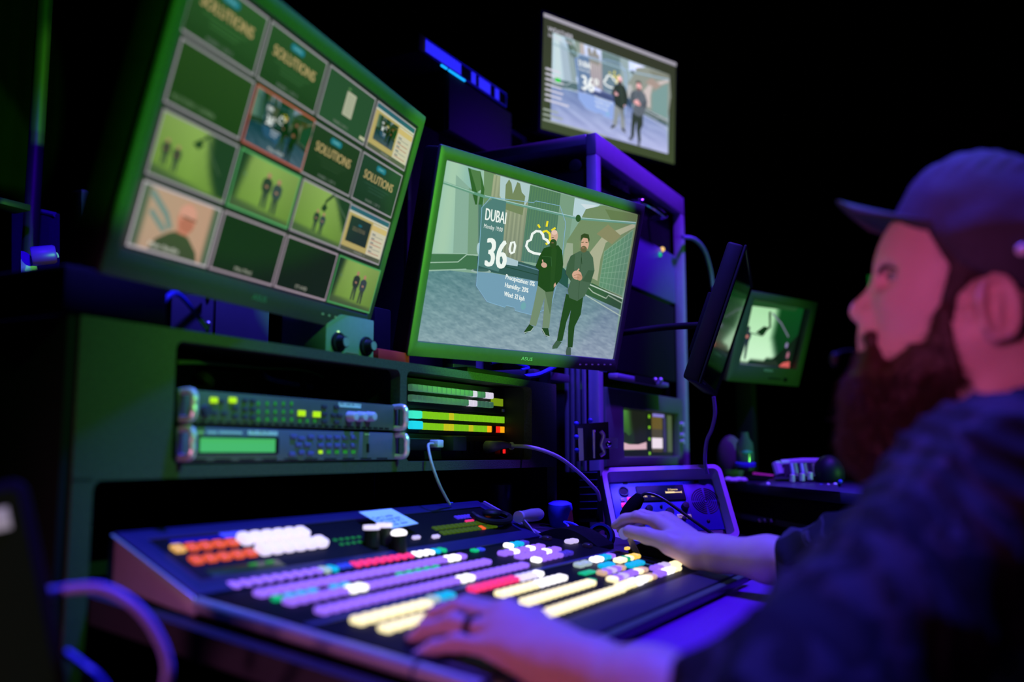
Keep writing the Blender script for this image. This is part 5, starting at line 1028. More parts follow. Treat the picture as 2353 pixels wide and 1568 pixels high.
for k, (u, v) in enumerate(((1270, 738), (1380, 738), (1430, 748), (1490, 718), (1590, 705), (1685, 690), (1755, 648), (755, 684))): MB().ball(at_d(*zm(u, v), 2.6 - .0), .008 if k < 4 else .006, 10).build('knob', (M_blue_cable, M_white)[k in (4, 5, 7)], MXR)
quadbox([at_d(*zm(620, 690), 2.62), at_d(*zm(1750, 790), 2.3), at_d(*zm(1700, 640), 2.75), at_d(*zm(880, 570), 2.95)], .02, 'fader_deck', mat('deck_violet', (.04, .035, .07), .45, noise=.2), MXR)
MB().ball(at_d(*zm(1600, 520), dpt - .06), (.045, .045, .05)).build('trackball', M_black, MXR)
PH = thing('phone', 'flat pink-lit phone lying on the right desk near the bottle', 'phone', at_d(*zm(680, 550), 2.9)); quadbox([at_d(*zm(540, 545), 2.92), at_d(*zm(825, 572), 2.8), at_d(*zm(835, 550), 2.86), at_d(*zm(540, 515), 3.0)], .012, 'body', mat('phone_pink', (.6, .05, .2), .4, emis=lin((90, 10, 45)), es=.8, noise=.1), PH)
BT = thing('water_bottle', 'small clear bottle with green cap and blue label on the right desk', 'bottle', at_d(*zm(440, 480), 3.0)); c = at_d(*zm(440, 490), 3.0)
MB().lathe([(0, .027), (.05, .029), (.085, .026), (.105, .014), (.12, .012), (.122, .001)], c, c + ez, 20).build('body', mat('bottle_green', (.05, .12, .05), .15, noise=.2, coat=.5), BT); MB().lathe([(0, .018), (.025, .024), (.04, .016), (.041, .001)], at_d(*zm(440, 340), 3.0), at_d(*zm(440, 0), 3.0), 16).build('cap', mat('cap_green', (.03, .35, .15), .4, noise=.1), BT); MB().cyl(at_d(*zm(440, 430), 2.98), at_d(*zm(440, 385), 2.98), .031, 18).build('label', mat('label_blue_print', (.05, .08, .7), .5, noise=.1), BT)
tag(MB().ball(at_d(*zm(235, 360), 3.1), (.045, .045, .085)).build('desk_microphone', mat('grey_foam', (.09, .1, .08), .9, noise=.2)), 'grey egg-shaped microphone foam left of the bottle', 'microphone')
for k, (u, v) in enumerate(((205, 620), (240, 630), (300, 630), (350, 622), (410, 628))):
    tag(MB().ball(at_d(*zm(u, v), 2.9), (.014, .014, .009), 10).build('white_clip', M_white), 'small white clip in the row at the left end of the right desk', 'clip', 'white clips along the right desk')
# green lit sign glimpsed past the face
gs = at_d(2010, 645, 4.2); SG = thing('green_sign', 'small green-lit panel on the dark wall just left of the man\'s nose bridge', 'sign', gs)
MB().box((gs.x, gs.y - .06, gs.z - .035), (gs.x + .02, gs.y + .032, gs.z + .028), .002).build('lit_face', glow('sign_green', (0, 62, 16), 1.), SG); MB().cyl((gs.x + .03, gs.y, 0), (gs.x + .03, gs.y, gs.z - .03), .012, 10).build('post', M_case, SG)
# ================================================================== organic surfaces from distance fields
def V3(p): return np.array(p, np.float32)
def smin(a, b, k):
    if k <= 0: return np.minimum(a, b)
    h = np.maximum(k - np.abs(a - b), 0) / k; return np.minimum(a, b) - h * h * k * .25
def smax(a, b, k): return -smin(-a, -b, k)
def cone(P, a, b, r1, r2):
    a, b = V3(a), V3(b); d = b - a; t = np.clip(((P - a) @ d) / (d @ d), 0, 1); return np.linalg.norm(P - a - t[:, None] * d, axis=1) - (r1 + (r2 - r1) * t)
def ell(P, c, r, Rm=None):
    q = P - V3(c)
    if Rm is not None: q = q @ np.array(Rm, np.float32)
    r = V3(r); k0 = np.linalg.norm(q / r, axis=1); k1 = np.linalg.norm(q / (r * r), axis=1) + 1e-9; return k0 * (k0 - 1) / k1
def chain(P, pts, rs, k=.006):
    d = None
    for i in range(len(pts) - 1):
        e = cone(P, pts[i], pts[i + 1], rs[i], rs[i + 1]); d = e if d is None else smin(d, e, k)
    return d
def surface(fn, lo, hi, h):
    ax = [np.arange(lo[i], hi[i] + h, h, dtype=np.float32) for i in range(3)]; n = [len(a) for a in ax]
    G = np.stack(np.meshgrid(*ax, indexing='ij'), -1).reshape(-1, 3); D = np.empty(len(G), np.float32)
    for s in range(0, len(G), 400000): D[s:s + 400000] = fn(G[s:s + 400000])
    D = D.reshape(n); D[[0, -1]] = np.maximum(D[[0, -1]], h); D[:, [0, -1]] = np.maximum(D[:, [0, -1]], h); D[:, :, [0, -1]] = np.maximum(D[:, :, [0, -1]], h)
    S = D < 0; m = [k - 1 for k in n]; acc = np.zeros((*m, 3), np.float32); cnt = np.zeros(m, np.float32)
    C = [(i, j, k) for i in (0, 1) for j in (0, 1) for k in (0, 1)]
    sl = lambda c: tuple(slice(c[i], c[i] + m[i]) for i in range(3))
    for a in C:
        for b in C:
            if sum(b[i] - a[i] for i in range(3)) == 1 and all(b[i] >= a[i] for i in range(3)):
                da, db = D[sl(a)], D[sl(b)]; x = (da < 0) != (db < 0); t = np.where(x, da / np.where(x, da - db, 1), 0)
                for i in range(3): acc[..., i] += np.where(x, a[i] + t * (b[i] - a[i]), 0)
                cnt += x
    cell = cnt > 0; idx = -np.ones(m, np.int64); idx[cell] = np.arange(cell.sum()); ci = np.argwhere(cell)
    vs = (ci + acc[cell] / cnt[cell][:, None]) * h + np.array(lo, np.float32); F = []
    for d in range(3):
        e, f = [(1, 2), (2, 0), (0, 1)][d]
        s0 = [slice(1, m[i]) for i in range(3)]; s0[d] = slice(0, m[d]); s1 = list(s0); s1[d] = slice(1, m[d] + 1)
        A, B = S[tuple(s0)], S[tuple(s1)]; w = np.argwhere(A != B); off = np.array([1, 1, 1]); off[d] = 0; w = w + off
        ins = A[A != B]
        def at(de, df): q = w.copy(); q[:, e] -= de; q[:, f] -= df; return idx[q[:, 0], q[:, 1], q[:, 2]]
        Q = np.stack([at(1, 1), at(0, 1), at(0, 0), at(1, 0)], 1); Q[~ins] = Q[~ins][:, ::-1]; F.append(Q)
    F = np.concatenate(F); F = F[(F >= 0).all(1)]; return vs, F
def smooth_mesh(vs, F, n=2, f=.5):
    E_ = np.concatenate([F[:, [0, 1]], F[:, [1, 2]], F[:, [2, 3]], F[:, [3, 0]]])
    for _ in range(n):
        s = np.zeros_like(vs); c = np.zeros(len(vs)); 
        for i in range(3): s[:, i] = np.bincount(E_[:, 0], vs[E_[:, 1], i], len(vs)) + np.bincount(E_[:, 1], vs[E_[:, 0], i], len(vs))
        c = np.bincount(E_[:, 0], minlength=len(vs)) + np.bincount(E_[:, 1], minlength=len(vs)); vs = vs + f * (s / np.maximum(c, 1)[:, None] - vs)
    return vs
def mesh_of(name, parts, mats, parent):         # parts: [(vs, F, mat index)]
    V_, F_, I_ = [], [], []; k = 0
    for vs, F, mi in parts: V_.append(vs); F_.append(F + k); I_ += [mi] * len(F); k += len(vs)
    V_ = np.concatenate(V_); F_ = np.concatenate(F_); me = bpy.data.meshes.new(name); me.from_pydata(V_.tolist(), [], F_.tolist())
    for m in mats: me.materials.append(m)
    me.polygons.foreach_set('material_index', I_); me.polygons.foreach_set('use_smooth', [True] * len(F_)); me.update(); return link(name, me, parent)
def wig(P, s, seed=0): return (np.sin(P[:, 0] * s + 1.3 * np.sin(P[:, 1] * s * .8 + seed) + seed) + np.sin(P[:, 1] * s * 1.1 + 1.4 * np.sin(P[:, 2] * s * .9 + seed * 2)) + np.sin(P[:, 2] * s * 1.05 + 1.2 * np.sin(P[:, 0] * s * .7 + seed * 3))) / 3

# ------------------------------------------------------------------ materials for the person
def skin_mat(name, c1, c2, scale):
    m = mat(name, c1, .48, noise=0, bump=.12, bscale=900, sss=.18, spec=.35); nt = m.node_tree; N = nt.nodes; L = nt.links; b = N['Principled BSDF']
    tc = N.new('ShaderNodeTexCoord'); n = N.new('ShaderNodeTexNoise'); n.inputs['Scale'].default_value = scale; n.inputs['Detail'].default_value = 5; L.new(tc.outputs['Object'], n.inputs['Vector'])
    mx = N.new('ShaderNodeMix'); mx.data_type = 'RGBA'; mx.inputs[6].default_value = (*c1, 1); mx.inputs[7].default_value = (*c2, 1); L.new(n.outputs['Fac'], mx.inputs[0]); L.new(mx.outputs[2], b.inputs['Base Color']); return m
M_skin = skin_mat('skin', (.72, .42, .34), (.80, .54, .44), 28)
M_hair = mat('brown_hair', (.035, .014, .011), .55, noise=.4, nscale=220, bump=.6, bscale=500)
M_beard = mat('reddish_beard_hair', (.055, .014, .007), .5, noise=.45, nscale=160, bump=.6, bscale=420)
M_cap = mat('cap_cloth', (.045, .04, .055), .8, noise=.25, nscale=70, bump=.3, bscale=900)
def shirt_mat():
    m = mat('camouflage_shirt', (.03, .03, .04), .8, bump=.25, bscale=900, spec=.2); nt = m.node_tree; N = nt.nodes; L = nt.links; b = N['Principled BSDF']
    tc = N.new('ShaderNodeTexCoord'); n = N.new('ShaderNodeTexNoise'); n.inputs['Scale'].default_value = 11; n.inputs['Detail'].default_value = 2.5; n.inputs['Distortion'].default_value = .8; L.new(tc.outputs['Object'], n.inputs['Vector'])
    r = N.new('ShaderNodeValToRGB'); r.color_ramp.interpolation = 'CONSTANT'; e = r.color_ramp.elements; e[0].position = 0; e[0].color = (.01, .01, .012, 1); e[1].position = .47; e[1].color = (.038, .036, .046, 1)
    q = e.new(.55); q.color = (.014, .014, .012, 1); q = e.new(.63); q.color = (.06, .054, .07, 1); L.new(n.outputs['Fac'], r.inputs[0]); L.new(r.outputs[0], b.inputs['Base Color']); return m
M_shirt = shirt_mat(); M_tee = mat('black_tee', (.006, .006, .007), .9, noise=.2); M_trs = mat('dark_trousers', (.012, .012, .018), .8, noise=.2)

XS = 1.13                                        # sagittal plane of the head
hx = lambda u, v, x=0.: np.array(at_x(u, v, XS + x))   # point at pixel (u, v), x metres to the man's right of the sagittal plane (negative = near side)
def mid(u, v, x):                               # same height/depth as on the sagittal plane, shifted sideways
    p = hx(u, v); p[0] += x; return p
PER = thing('person', 'bearded man in cap and camouflage shirt with both hands on the switcher', 'person', (1.15, -.15, 0))
cE = 1.0
def head_sdf(P):
    Q = P.copy(); Q[:, 0] = XS - np.abs(P[:, 0] - XS)          # symmetric: near side (x < XS)
    d = ell(P, hx(2262, 585), (.076, .098, .088)); d = smin(d, ell(P, hx(2160, 622), (.062, .059, .058)), .04)
    d = smin(d, ell(P, hx(2166, 695), (.060, .060, .078)), .035)              # mid face
    d = smin(d, ell(P, hx(2085, 832), (.043, .048, .048)), .035)              # chin block
    d = smin(d, cone(Q, mid(2235, 790, -.052), mid(2100, 880, -.022), .022, .026), .04)   # jaw
    d = smin(d, ell(Q, mid(2120, 700, -.040), (.024, .034, .030)), .03)       # cheek
    d = smin(d, cone(Q, mid(2060, 616, -.008), mid(2090, 616, -.042), .0112, .0100), .016)   # brow ridge
    d = smax(d, -ell(Q, mid(2050, 652, -.040), (.022, .020, .0130)), .012)     # eye socket
    EC = mid(2080, 651, -.036); d = smin(d, np.linalg.norm(Q - V3(EC), axis=1) - .0152, .008)     # lids round the ball
    d = smax(d, -ell(Q, EC + V3((-.009, .011, .0004)), (.0120, .0140, .0040)), .002)
    n = cone(P, hx(2052, 632), hx(1980, 708), .0095, .0105); n = smin(n, ell(P, hx(1975, 720), (.0115, .0105, .0105)), .008); n = smin(n, ell(Q, mid(2006, 729, -.0130), (.0085, .0135, .0098)), .008)
    n = smin(n, cone(P, hx(2046, 690), hx(2020, 740), .014, .014), .014); d = smin(d, n, .012)
    d = smax(d, -ell(Q, mid(1990, 744, -.0065), (.0032, .006, .0036)), .003)    # nostril
    d = smin(d, ell(P, hx(2010, 775), (.024, .0175, .016)), .014); d = smin(d, cone(Q, hx(1985, 790), mid(2004, 790, -.02), .0062, .004), .006); d = smin(d, cone(Q, hx(1987, 806), mid(2004, 802, -.018), .0068, .004), .006)   # lips
    d = smax(d, -cone(Q, mid(1976, 798, 0), mid(2006, 797, -.024), .0012, .001), .003)
    d = smin(d, cone(P, hx(2285, 800), hx(2345, 985), .058, .066), .04)        # neck
    d = smin(d, cone(P, hx(2205, 860), hx(2275, 985), .042, .055), .035)       # throat
    # ear (both sides)
    eR_ = np.array(Matrix.Rotation(R(-17), 3, 'X') @ Matrix.Rotation(R(18), 3, 'Z'), np.float32)
    ec = mid(2296, 735, -.0855); e = ell(Q, ec, (.0080, .0205, .0325), eR_)
    hel = None; 
    for k in range(9):
        a0, a1 = R(-60 + k * 30), R(-30 + k * 30)
        pt = lambda a: ec + eR_ @ np.array([-.0065, -.0190 * math.cos(a - R(20)) , .0310 * math.sin(a)], np.float32)
        s = cone(Q, pt(a0), pt(a1), .0046, .0046); hel = s if hel is None else np.minimum(hel, s)
    e = smax(e, -ell(Q, ec + eR_ @ V3((-.0105, .002, -.003)), (.0105, .0120, .0195), eR_), .004); e = smin(e, hel, .005); e = smin(e, cone(Q, ec + V3((-.001, .004, -.026)), ec + V3((.004, .008, -.016)), .0085, .007), .008)
    e = smin(e, cone(Q, ec + eR_ @ V3((-.004, -.004, .010)), ec + eR_ @ V3((-.005, .004, -.012)), .0042, .004), .005)
    e = smax(e, -ell(Q, mid(2256, 744, -.084), (.014, .006, .009)), .003); e = smax(e, -ell(Q, mid(2284, 694, -.092), (.007, .006, .008)), .003); e = smin(e, ell(Q, mid(2240, 742, -.076), (.007, .005, .008)), .005)
    return smin(d, e, .007)
hv, hF = surface(head_sdf, (XS - .105, -.13, .99), (XS + .105, .20, 1.32), .0026); hv = smooth_mesh(hv, hF, 2)

# ------------------------------------------------------------------ hands and forearms
def hand(W, elbow, fingers, thumb, palm_r, fr, tr_, extra=(), arm=(.042, .039, .0285, .0265)):
    mcps = [f[0] for f in fingers]
    def fn(P):
        d = chain(P, [elbow, W + (elbow - W) * .45, W + (elbow - W) * .12, W], arm, .02)
        pal = None
        for i, m in enumerate(mcps):
            s = cone(P, W + (m - W) * .12 + (mcps[i] - mcps[1]) * .35, m, palm_r * 1.12, palm_r * (.86 if i < 3 else .78)); pal = s if pal is None else smin(pal, s, .016)
        d = smin(d, pal, .022); fg = None
        for i, f in enumerate(fingers):
            r = [fr[i] * 1.12, fr[i], fr[i] * .93, fr[i] * .82]; s = chain(P, f, r, .004)
            s = smin(s, ell(P, f[1], (fr[i] * 1.1,) * 3), .004); fg = s if fg is None else smin(fg, s, .0022)
        d = smin(d, fg, .007); d = smin(d, chain(P, thumb, tr_, .007), .012)
        for a, b, r1, r2, k in extra: d = smin(d, cone(P, a, b, r1, r2), k)
        return d - .0005 * wig(P, 160, 2)
    pts = np.array([W, elbow, *[p for f in fingers for p in f], *thumb]); lo, hi = pts.min(0) - .05, pts.max(0) + .05
    vs, F = surface(fn, lo, hi, .0022); return smooth_mesh(vs, F, 2)[:], F
D = lambda u, v, t: np.array(at_d(u, v, t))
LW = D(1305, 1528, .865); LE = np.array((.705, .160, .788))
Lf = [[D(1165, 1408, .95), D(1075, 1388, .995), D(1022, 1400, 1.015), D(1002, 1425, 1.022)],
      [D(1158, 1425, .935), D(1055, 1398, .975), D(1000, 1412, .99), D(975, 1440, .995)],
      [D(1148, 1455, .918), D(1042, 1433, .95), D(982, 1446, .96), D(946, 1472, .962)],
      [D(1140, 1492, .90), D(1050, 1478, .925), D(998, 1489, .93), D(960, 1510, .93)]]
Lt = [D(1285, 1480, .89), D(1225, 1430, .96), D(1170, 1420, 1.0), D(1120, 1425, 1.03)]
lv_, lF = hand(LW, LE, Lf, Lt, .0165, [.0092, .0098, .0094, .0086], [.018, .0145, .012, .0095])
RW = D(1612, 1268, 1.60); RE = np.array((1.50, .22, .828))
HH = np.array(t2) + V3((0, 0, 0))
hf = lambda x, *yz: [HH + V3((x + dx, y, z)) for dx, y, z in yz]
Rf = [hf(.010, (-.004, -.060, .022), (-.002, -.020, .030), (0, .006, .025), (0, .024, .012)),
      hf(.032, (.004, -.062, .025), (.002, -.020, .031), (0, .012, .024), (0, .022, .003)),
      hf(.054, (.006, -.060, .022), (.002, -.020, .028), (0, .012, .020), (0, .018, -.004)),
      hf(.074, (.008, -.054, .014), (.002, -.020, .021), (0, .008, .013), (0, .012, -.008))]
Rt = [D(1585, 1264, 1.60), D(1538, 1246, 1.62), D(1486, 1232, 1.645), D(1446, 1222, 1.672)]
rv_, rF = hand(RW, RE, Rf, Rt, .0165, [.0096, .0098, .0094, .0085], [.019, .0165, .0138, .0115], [(D(1600, 1280, 1.59), D(1545, 1258, 1.62), .02, .014, .015)], (.037, .0345, .028, .0265))
# torso core keeps the body one figure under the clothes
LS, RS = np.array((.955, .03, .955)), np.array((1.345, -.02, .955)); NB = np.array((1.145, -.055, 1.03)); CH = np.array((1.15, -.05, .86)); PV = np.array((1.16, -.14, .52))
def core(P):
    d = chain(P, [NB, CH, (CH + PV) / 2, PV], [.055, .13, .125, .13], .06); d = smin(d, chain(P, [LS + (CH - LS) * .2, LS, LE], [.06, .05, .042], .04), .05); return smin(d, chain(P, [RS + (CH - RS) * .2, RS, RE], [.06, .05, .042], .04), .05)
cv_, cF = surface(core, (.62, -.32, .38), (1.62, .30, 1.12), .009); cv_ = smooth_mesh(cv_, cF, 2)
mesh_of('body', [(hv, hF, 0), (lv_, lF, 0), (rv_, rF, 0), (cv_, cF, 0)], [M_skin], PER)

def onsurf(p, off=.0006):
    p = np.array(p, np.float32)
    for _ in range(6):
        Q = np.stack([p] + [p + V3(e) for e in ((.001, 0, 0), (0, .001, 0), (0, 0, .001))]); v = head_sdf(Q); g = (v[1:] - v[0]) / .001; g /= np.linalg.norm(g) + 1e-6; p = p - g * (v[0] - off)
    return p
# eyes
for s in (-1, 1):
    c = mid(2080, 651, s * .036); b = MB(); b.ball(c, .0128, 20); eye = b.build('eye', mat('eye_white', (.45, .42, .42), .2, noise=.05), PER)
    f = Vector((-.22 if s < 0 else .22, 1, .06)).normalized(); cc = Vector(c) + f * .0100; b = MB(); b.lathe([(0, .0001), (.0005, .0058), (.0028, .004), (.0034, .0001)], cc, cc + f, 16); b.build('iris', mat('iris_grey_blue', (.05, .09, .13), .15, noise=.3, nscale=900), eye)
    b = MB(); b.tube(bez([c + V3((s * .0150 * math.sin(R(a)), .0150 * math.cos(R(a)), .0046 - .000045 * abs(a - 45))) for a in (-15, 15, 45, 75, 100)], 4), .0008, 6); b.build('eyelashes', M_hair, PER)
    b = MB(); b.tube(bez([onsurf(mid(*q_)) for q_ in ((2044, 616, s * .013), (2052, 606, s * .026), (2068, 607, s * .040), (2092, 622, s * .052))], 6), [.0012 + .0012 * math.sin(math.pi * (i + 3) / 22) for i in range(19)], 8); b.build('eyebrow', M_hair, PER)
# beard: shell of the jaw plus a long hanging mass, then strands
Yz = lambda u, v: (lambda p: (p[1], p[2]))(hx(u, v))
def poly_sdf(Y, Z, poly):
    d = np.full(len(Y), 1e9, np.float32); s = np.ones(len(Y), np.float32); n = len(poly)
    for i in range(n):
        a, b = np.array(poly[i]), np.array(poly[(i + 1) % n]); ex, ey = b - a; wx, wy = Y - a[0], Z - a[1]; t = np.clip((wx * ex + wy * ey) / (ex * ex + ey * ey), 0, 1); d = np.minimum(d, (wx - ex * t) ** 2 + (wy - ey * t) ** 2)
        c1, c2, c3 = Z >= a[1], Z < b[1], ex * wy > ey * wx; s = np.where((c1 & c2 & c3) | (~c1 & ~c2 & ~c3), -s, s)
    return s * np.sqrt(d)
bp = [Yz(*q_) for q_ in ((2200, 690), (2158, 735), (2140, 800), (2105, 800), (2060, 850), (2040, 872), (2020, 858), (2005, 835), (1960, 860), (1940, 900), (1930, 1000), (1960, 1090), (2040, 1110), (2110, 1060), (2150, 985), (2200, 920), (2225, 880), (2205, 800), (2195, 740))]
side = [Yz(*q_) for q_ in ((2190, 560), (2210, 640), (2215, 700), (2204, 760), (2166, 745), (2180, 690), (2170, 630), (2140, 560))]
def beard(P):
    Q = P.copy(); Q[:, 0] = XS - np.abs(P[:, 0] - XS)
    sh = head_core(P) - .0055 - .0022 * wig(P, 190, 1); sh = smax(sh, poly_sdf(P[:, 1], P[:, 2], bp), .006)
    m = ell(P, hx(2065, 900), (.050, .046, .058)); m = smin(m, ell(P, hx(2052, 975), (.040, .040, .050)), .04); m = smin(m, ell(P, hx(2008, 890), (.03, .012, .032)), .02); m = smin(m, ell(P, hx(2120, 900), (.05, .045, .04)), .04)
    m = smin(m, ell(P, hx(2020, 1010), (.032, .028, .036)), .03)
    mo = cone(Q, mid(1990, 774, -.004), mid(2014, 786, -.028), .0055, .0065); mo = smin(mo, cone(Q, mid(2010, 786, -.028), mid(2030, 836, -.034), .0075, .008), .01); mo = smin(mo, ell(P, hx(1990, 828), (.013, .008, .009)), .012)
    d = smin(sh, m - .003 * wig(P, 120, 4) - .002 * wig(P, 260, 7), .014); return smin(d, mo - .0012 * wig(P, 260, 3), .01)
def head_core(P): return head_sdf(P)
bv, bF = surface(beard, (XS - .09, -.01, .955), (XS + .09, .20, 1.19), .0030)
def strands(vs, F, n, L, down, r, filt=None, seed=3):
    g = np.random.default_rng(seed); fi = g.integers(0, len(F), n * 2); c = vs[F[fi]].mean(1); nn = np.cross(vs[F[fi, 1]] - vs[F[fi, 0]], vs[F[fi, 2]] - vs[F[fi, 0]]); nn /= np.linalg.norm(nn, axis=1)[:, None] + 1e-9
    if filt is not None: k = filt(c); c, nn = c[k], nn[k]
    c, nn = c[:n], nn[:n]; m = len(c); dr = nn * (1 - down) + np.array([0, .15, -1.]) * down + g.normal(0, .22, (m, 3)); dr /= np.linalg.norm(dr, axis=1)[:, None]
    ln = L * (.5 + g.random(m))[:, None]; p0 = c - nn * .002; p1 = c + dr * ln * .5 + nn * .001; d2 = dr + np.array([0, 0, -.5]) * down + g.normal(0, .2, (m, 3)); d2 /= np.linalg.norm(d2, axis=1)[:, None]; p2 = p1 + d2 * ln * .5
    u = np.cross(dr, [1., .3, .2]); u /= np.linalg.norm(u, axis=1)[:, None] + 1e-9; w = np.cross(dr, u); V_ = np.empty((m, 7, 3))
    for k in range(3):
        o_ = (u * math.cos(2.094 * k) + w * math.sin(2.094 * k)) * r; V_[:, k] = p0 + o_; V_[:, 3 + k] = p1 + o_ * .8
    V_[:, 6] = p2; b = (np.arange(m) * 7)[:, None]; Fq = np.concatenate([b + np.array([k, (k + 1) % 3, 3 + (k + 1) % 3, 3 + k]) for k in range(3)] + [b + np.array([3 + k, 3 + (k + 1) % 3, 6, 6]) for k in range(3)]); return V_.reshape(-1, 3), Fq
def quads_to_mesh(name, parts, mats, parent):
    V_, F_, I_ = [], [], []; k = 0
    for vs, F, mi in parts: V_ += vs.tolist(); F_ += [tuple(dict.fromkeys(int(x) + k for x in f)) for f in F]; I_ += [mi] * len(F); k += len(vs)
    me = bpy.data.meshes.new(name); me.from_pydata(V_, [], F_); [me.materials.append(m) for m in mats]; me.polygons.foreach_set('material_index', I_); me.polygons.foreach_set('use_smooth', [True] * len(F_)); me.update(); return link(name, me, parent)
zc = hx(2000, 860)[2]
sv_, sF = strands(bv, bF, 7500, .018, .65, .00045, lambda c: c[:, 2] < zc)
sw_, sG = strands(bv, bF, 3500, .008, .6, .00035, lambda c: c[:, 2] >= zc, 4)
quads_to_mesh('beard', [(bv, bF, 0), (sv_, sF, 0), (sw_, sG, 0)], [M_beard], PER)
hairpoly = [Yz(*q_) for q_ in ((2135, 545), (2160, 590), (2192, 640), (2178, 690), (2163, 745), (2203, 760), (2212, 700), (2245, 668), (2300, 655), (2360, 690), (2420, 800), (2500, 780), (2500, 480), (2200, 480))]
def hair(P): return smax(head_sdf(P) - .0032 - .001 * wig(P, 300, 5), poly_sdf(P[:, 1], P[:, 2], hairpoly), .004)
def hair2(P):
    Q = P.copy(); Q[:, 0] = XS - np.abs(P[:, 0] - XS); return smax(hair(P), -ell(Q, mid(2296, 735, -.09), (.03, .030, .042)), .004)
kv, kF = surface(hair2, (XS - .1, -.14, 1.08), (XS + .1, .13, 1.28), .0030); sv_, sF = strands(kv, kF, 3500, .008, .5, .0003, seed=5)
quads_to_mesh('hair', [(kv, kF, 0), (sv_, sF, 0)], [M_hair], PER)
# cap
def cap(P):
    d = ell(P, hx(2268, 590), (.088, .108, .098)); d = smin(d, ell(P, hx(2222, 470), (.060, .054, .050)), .03); d = smin(d, ell(P, hx(2262, 425), (.045, .05, .024)), .03)
    pass
    lo = [Yz(*q_) for q_ in ((2062, 540), (2150, 566), (2215, 640), (2290, 668), (2380, 700), (2520, 760), (2560, 300), (2000, 300), (2040, 500))]
    d = smax(d, poly_sdf(P[:, 1], P[:, 2], lo), .004)
    return d - .0016 * wig(P, 90, 3) - .001 * np.sin(P[:, 0] * 0 + (P[:, 1] + P[:, 2]) * 300) * (P[:, 2] > 1.29)
kv, kF = surface(cap, (XS - .105, -.16, 1.10), (XS + .105, .15, 1.36), .0035); kv = smooth_mesh(kv, kF, 2)
capo = mesh_of('cap', [(kv, kF, 0)], [M_cap], PER)
b = MB(); J, T = hx(2085, 520), hx(1924, 464); ncol, nrow = 24, 12; vs = []; fs = []
for lay in (0, 1):
    for i in range(nrow + 1):
        for j in range(ncol + 1):
            a = (j / ncol - .5) * 2; t = i / nrow; w = .078 * (1 - .25 * t ** 3); x = a * w; back = .062 * a * a
            p = J + (T - J) * (t * (1 - .16 * abs(a) ** 2.6)); vs.append((XS + x * (1 - .15 * t * abs(a)), p[1] - back * (1 - .75 * t), p[2] - .024 * a * a * (1 - .2 * t) - .003 * lay))
n1 = (nrow + 1) * (ncol + 1); q_ = lambda i, j, l: l * n1 + i * (ncol + 1) + j
for i in range(nrow):
    for j in range(ncol): fs += [(q_(i, j, 0), q_(i, j + 1, 0), q_(i + 1, j + 1, 0), q_(i + 1, j, 0)), (q_(i, j, 1), q_(i + 1, j, 1), q_(i + 1, j + 1, 1), q_(i, j + 1, 1))]
for i in range(nrow): fs += [(q_(i, 0, 0), q_(i + 1, 0, 0), q_(i + 1, 0, 1), q_(i, 0, 1)), (q_(i, ncol, 0), q_(i, ncol, 1), q_(i + 1, ncol, 1), q_(i + 1, ncol, 0))]
for j in range(ncol): fs += [(q_(0, j, 0), q_(0, j, 1), q_(0, j + 1, 1), q_(0, j + 1, 0)), (q_(nrow, j, 0), q_(nrow, j + 1, 0), q_(nrow, j + 1, 1), q_(nrow, j, 1))]
b.add(vs, fs, True); b.build('brim', M_cap, capo, 40)
c = hx(2150, 440); b = MB(); 
for k in range(5): b.tube(bez([hx(2132 + k * 8, 462 - k * 8) + V3((-.022 + .003 * k, 0, 0)), hx(2128 + k * 8, 455 - k * 8) + V3((0, .004, 0)), hx(2132 + k * 8, 462 - k * 8) + V3((.022 - .003 * k, 0, 0))], 6), .0024, 6)
b.build('emblem', mat('emblem_thread', (.75, .4, .22), .6, noise=.3, nscale=300), capo)
c = mid(2349, 610, -.088); b = MB(); b.ball(c, (.003, .006, .006)); b.build('eyelet', M_white, capo)
# shirt
def folds(P, s, amp, seed): w = np.sin(P[:, 0] * s + 2.2 * np.sin(P[:, 1] * s * .55 + seed) + 1.6 * np.sin(P[:, 2] * s * .5 + seed * 1.7) + (P[:, 2] - P[:, 1]) * s * .8); return amp * (1 - np.abs(w)) ** 1.5
CL = LE + (LW - LE) * .22; CR = RE + (RW - RE) * .36
Lel = np.array((.702, .155, .800))
def shirt(P):
    d = chain(P, [NB + V3((0, -.01, -.045)), CH, (CH + PV) / 2 + V3((0, .02, 0)), PV], [.105, .155, .15, .15], .06)
    d = smin(d, cone(P, LS + V3((.06, -.03, .015)), RS + V3((-.06, 0, .012)), .075, .075), .06)
    d = smin(d, chain(P, [LS + V3((.03, -.01, 0)), LS, Lel, CL], [.078, .078, .069, .060], .03), .045); d = smin(d, chain(P, [RS, RS + V3((.02, .03, -.01)), RE + V3((0, 0, .01)), CR], [.078, .076, .066, .050], .03), .05)
    d = d - folds(P, 46, .0085, 1.) - folds(P[:, [1, 2, 0]], 30, .008, 2.4)
    return d
def shirt_full(P):
    d = shirt(P)
    for c, w, r in ((CL, LW - LE, .050), (CR, RW - RE, .040)):
        w = w / np.linalg.norm(w); t = (P - V3(c)) @ V3(w); rad = np.linalg.norm(P - V3(c) - t[:, None] * V3(w), axis=1)
        d = smax(d, np.where(rad < .14, t - .015, -1.), .004); d = smax(d, -np.where((t > -.05), rad - r, 1.), .004)
    nk = hx(2300, 905); d = smax(d, -cone(P, NB + V3((0, .01, .01)), nk + V3((0, 0, .06)), .068, .09), .01); return d
tv, tF = surface(shirt_full, (.56, -.36, .40), (1.66, .36, 1.10), .0062); tv = smooth_mesh(tv, tF, 2)
mesh_of('shirt', [(tv, tF, 0)], [M_shirt], PER)
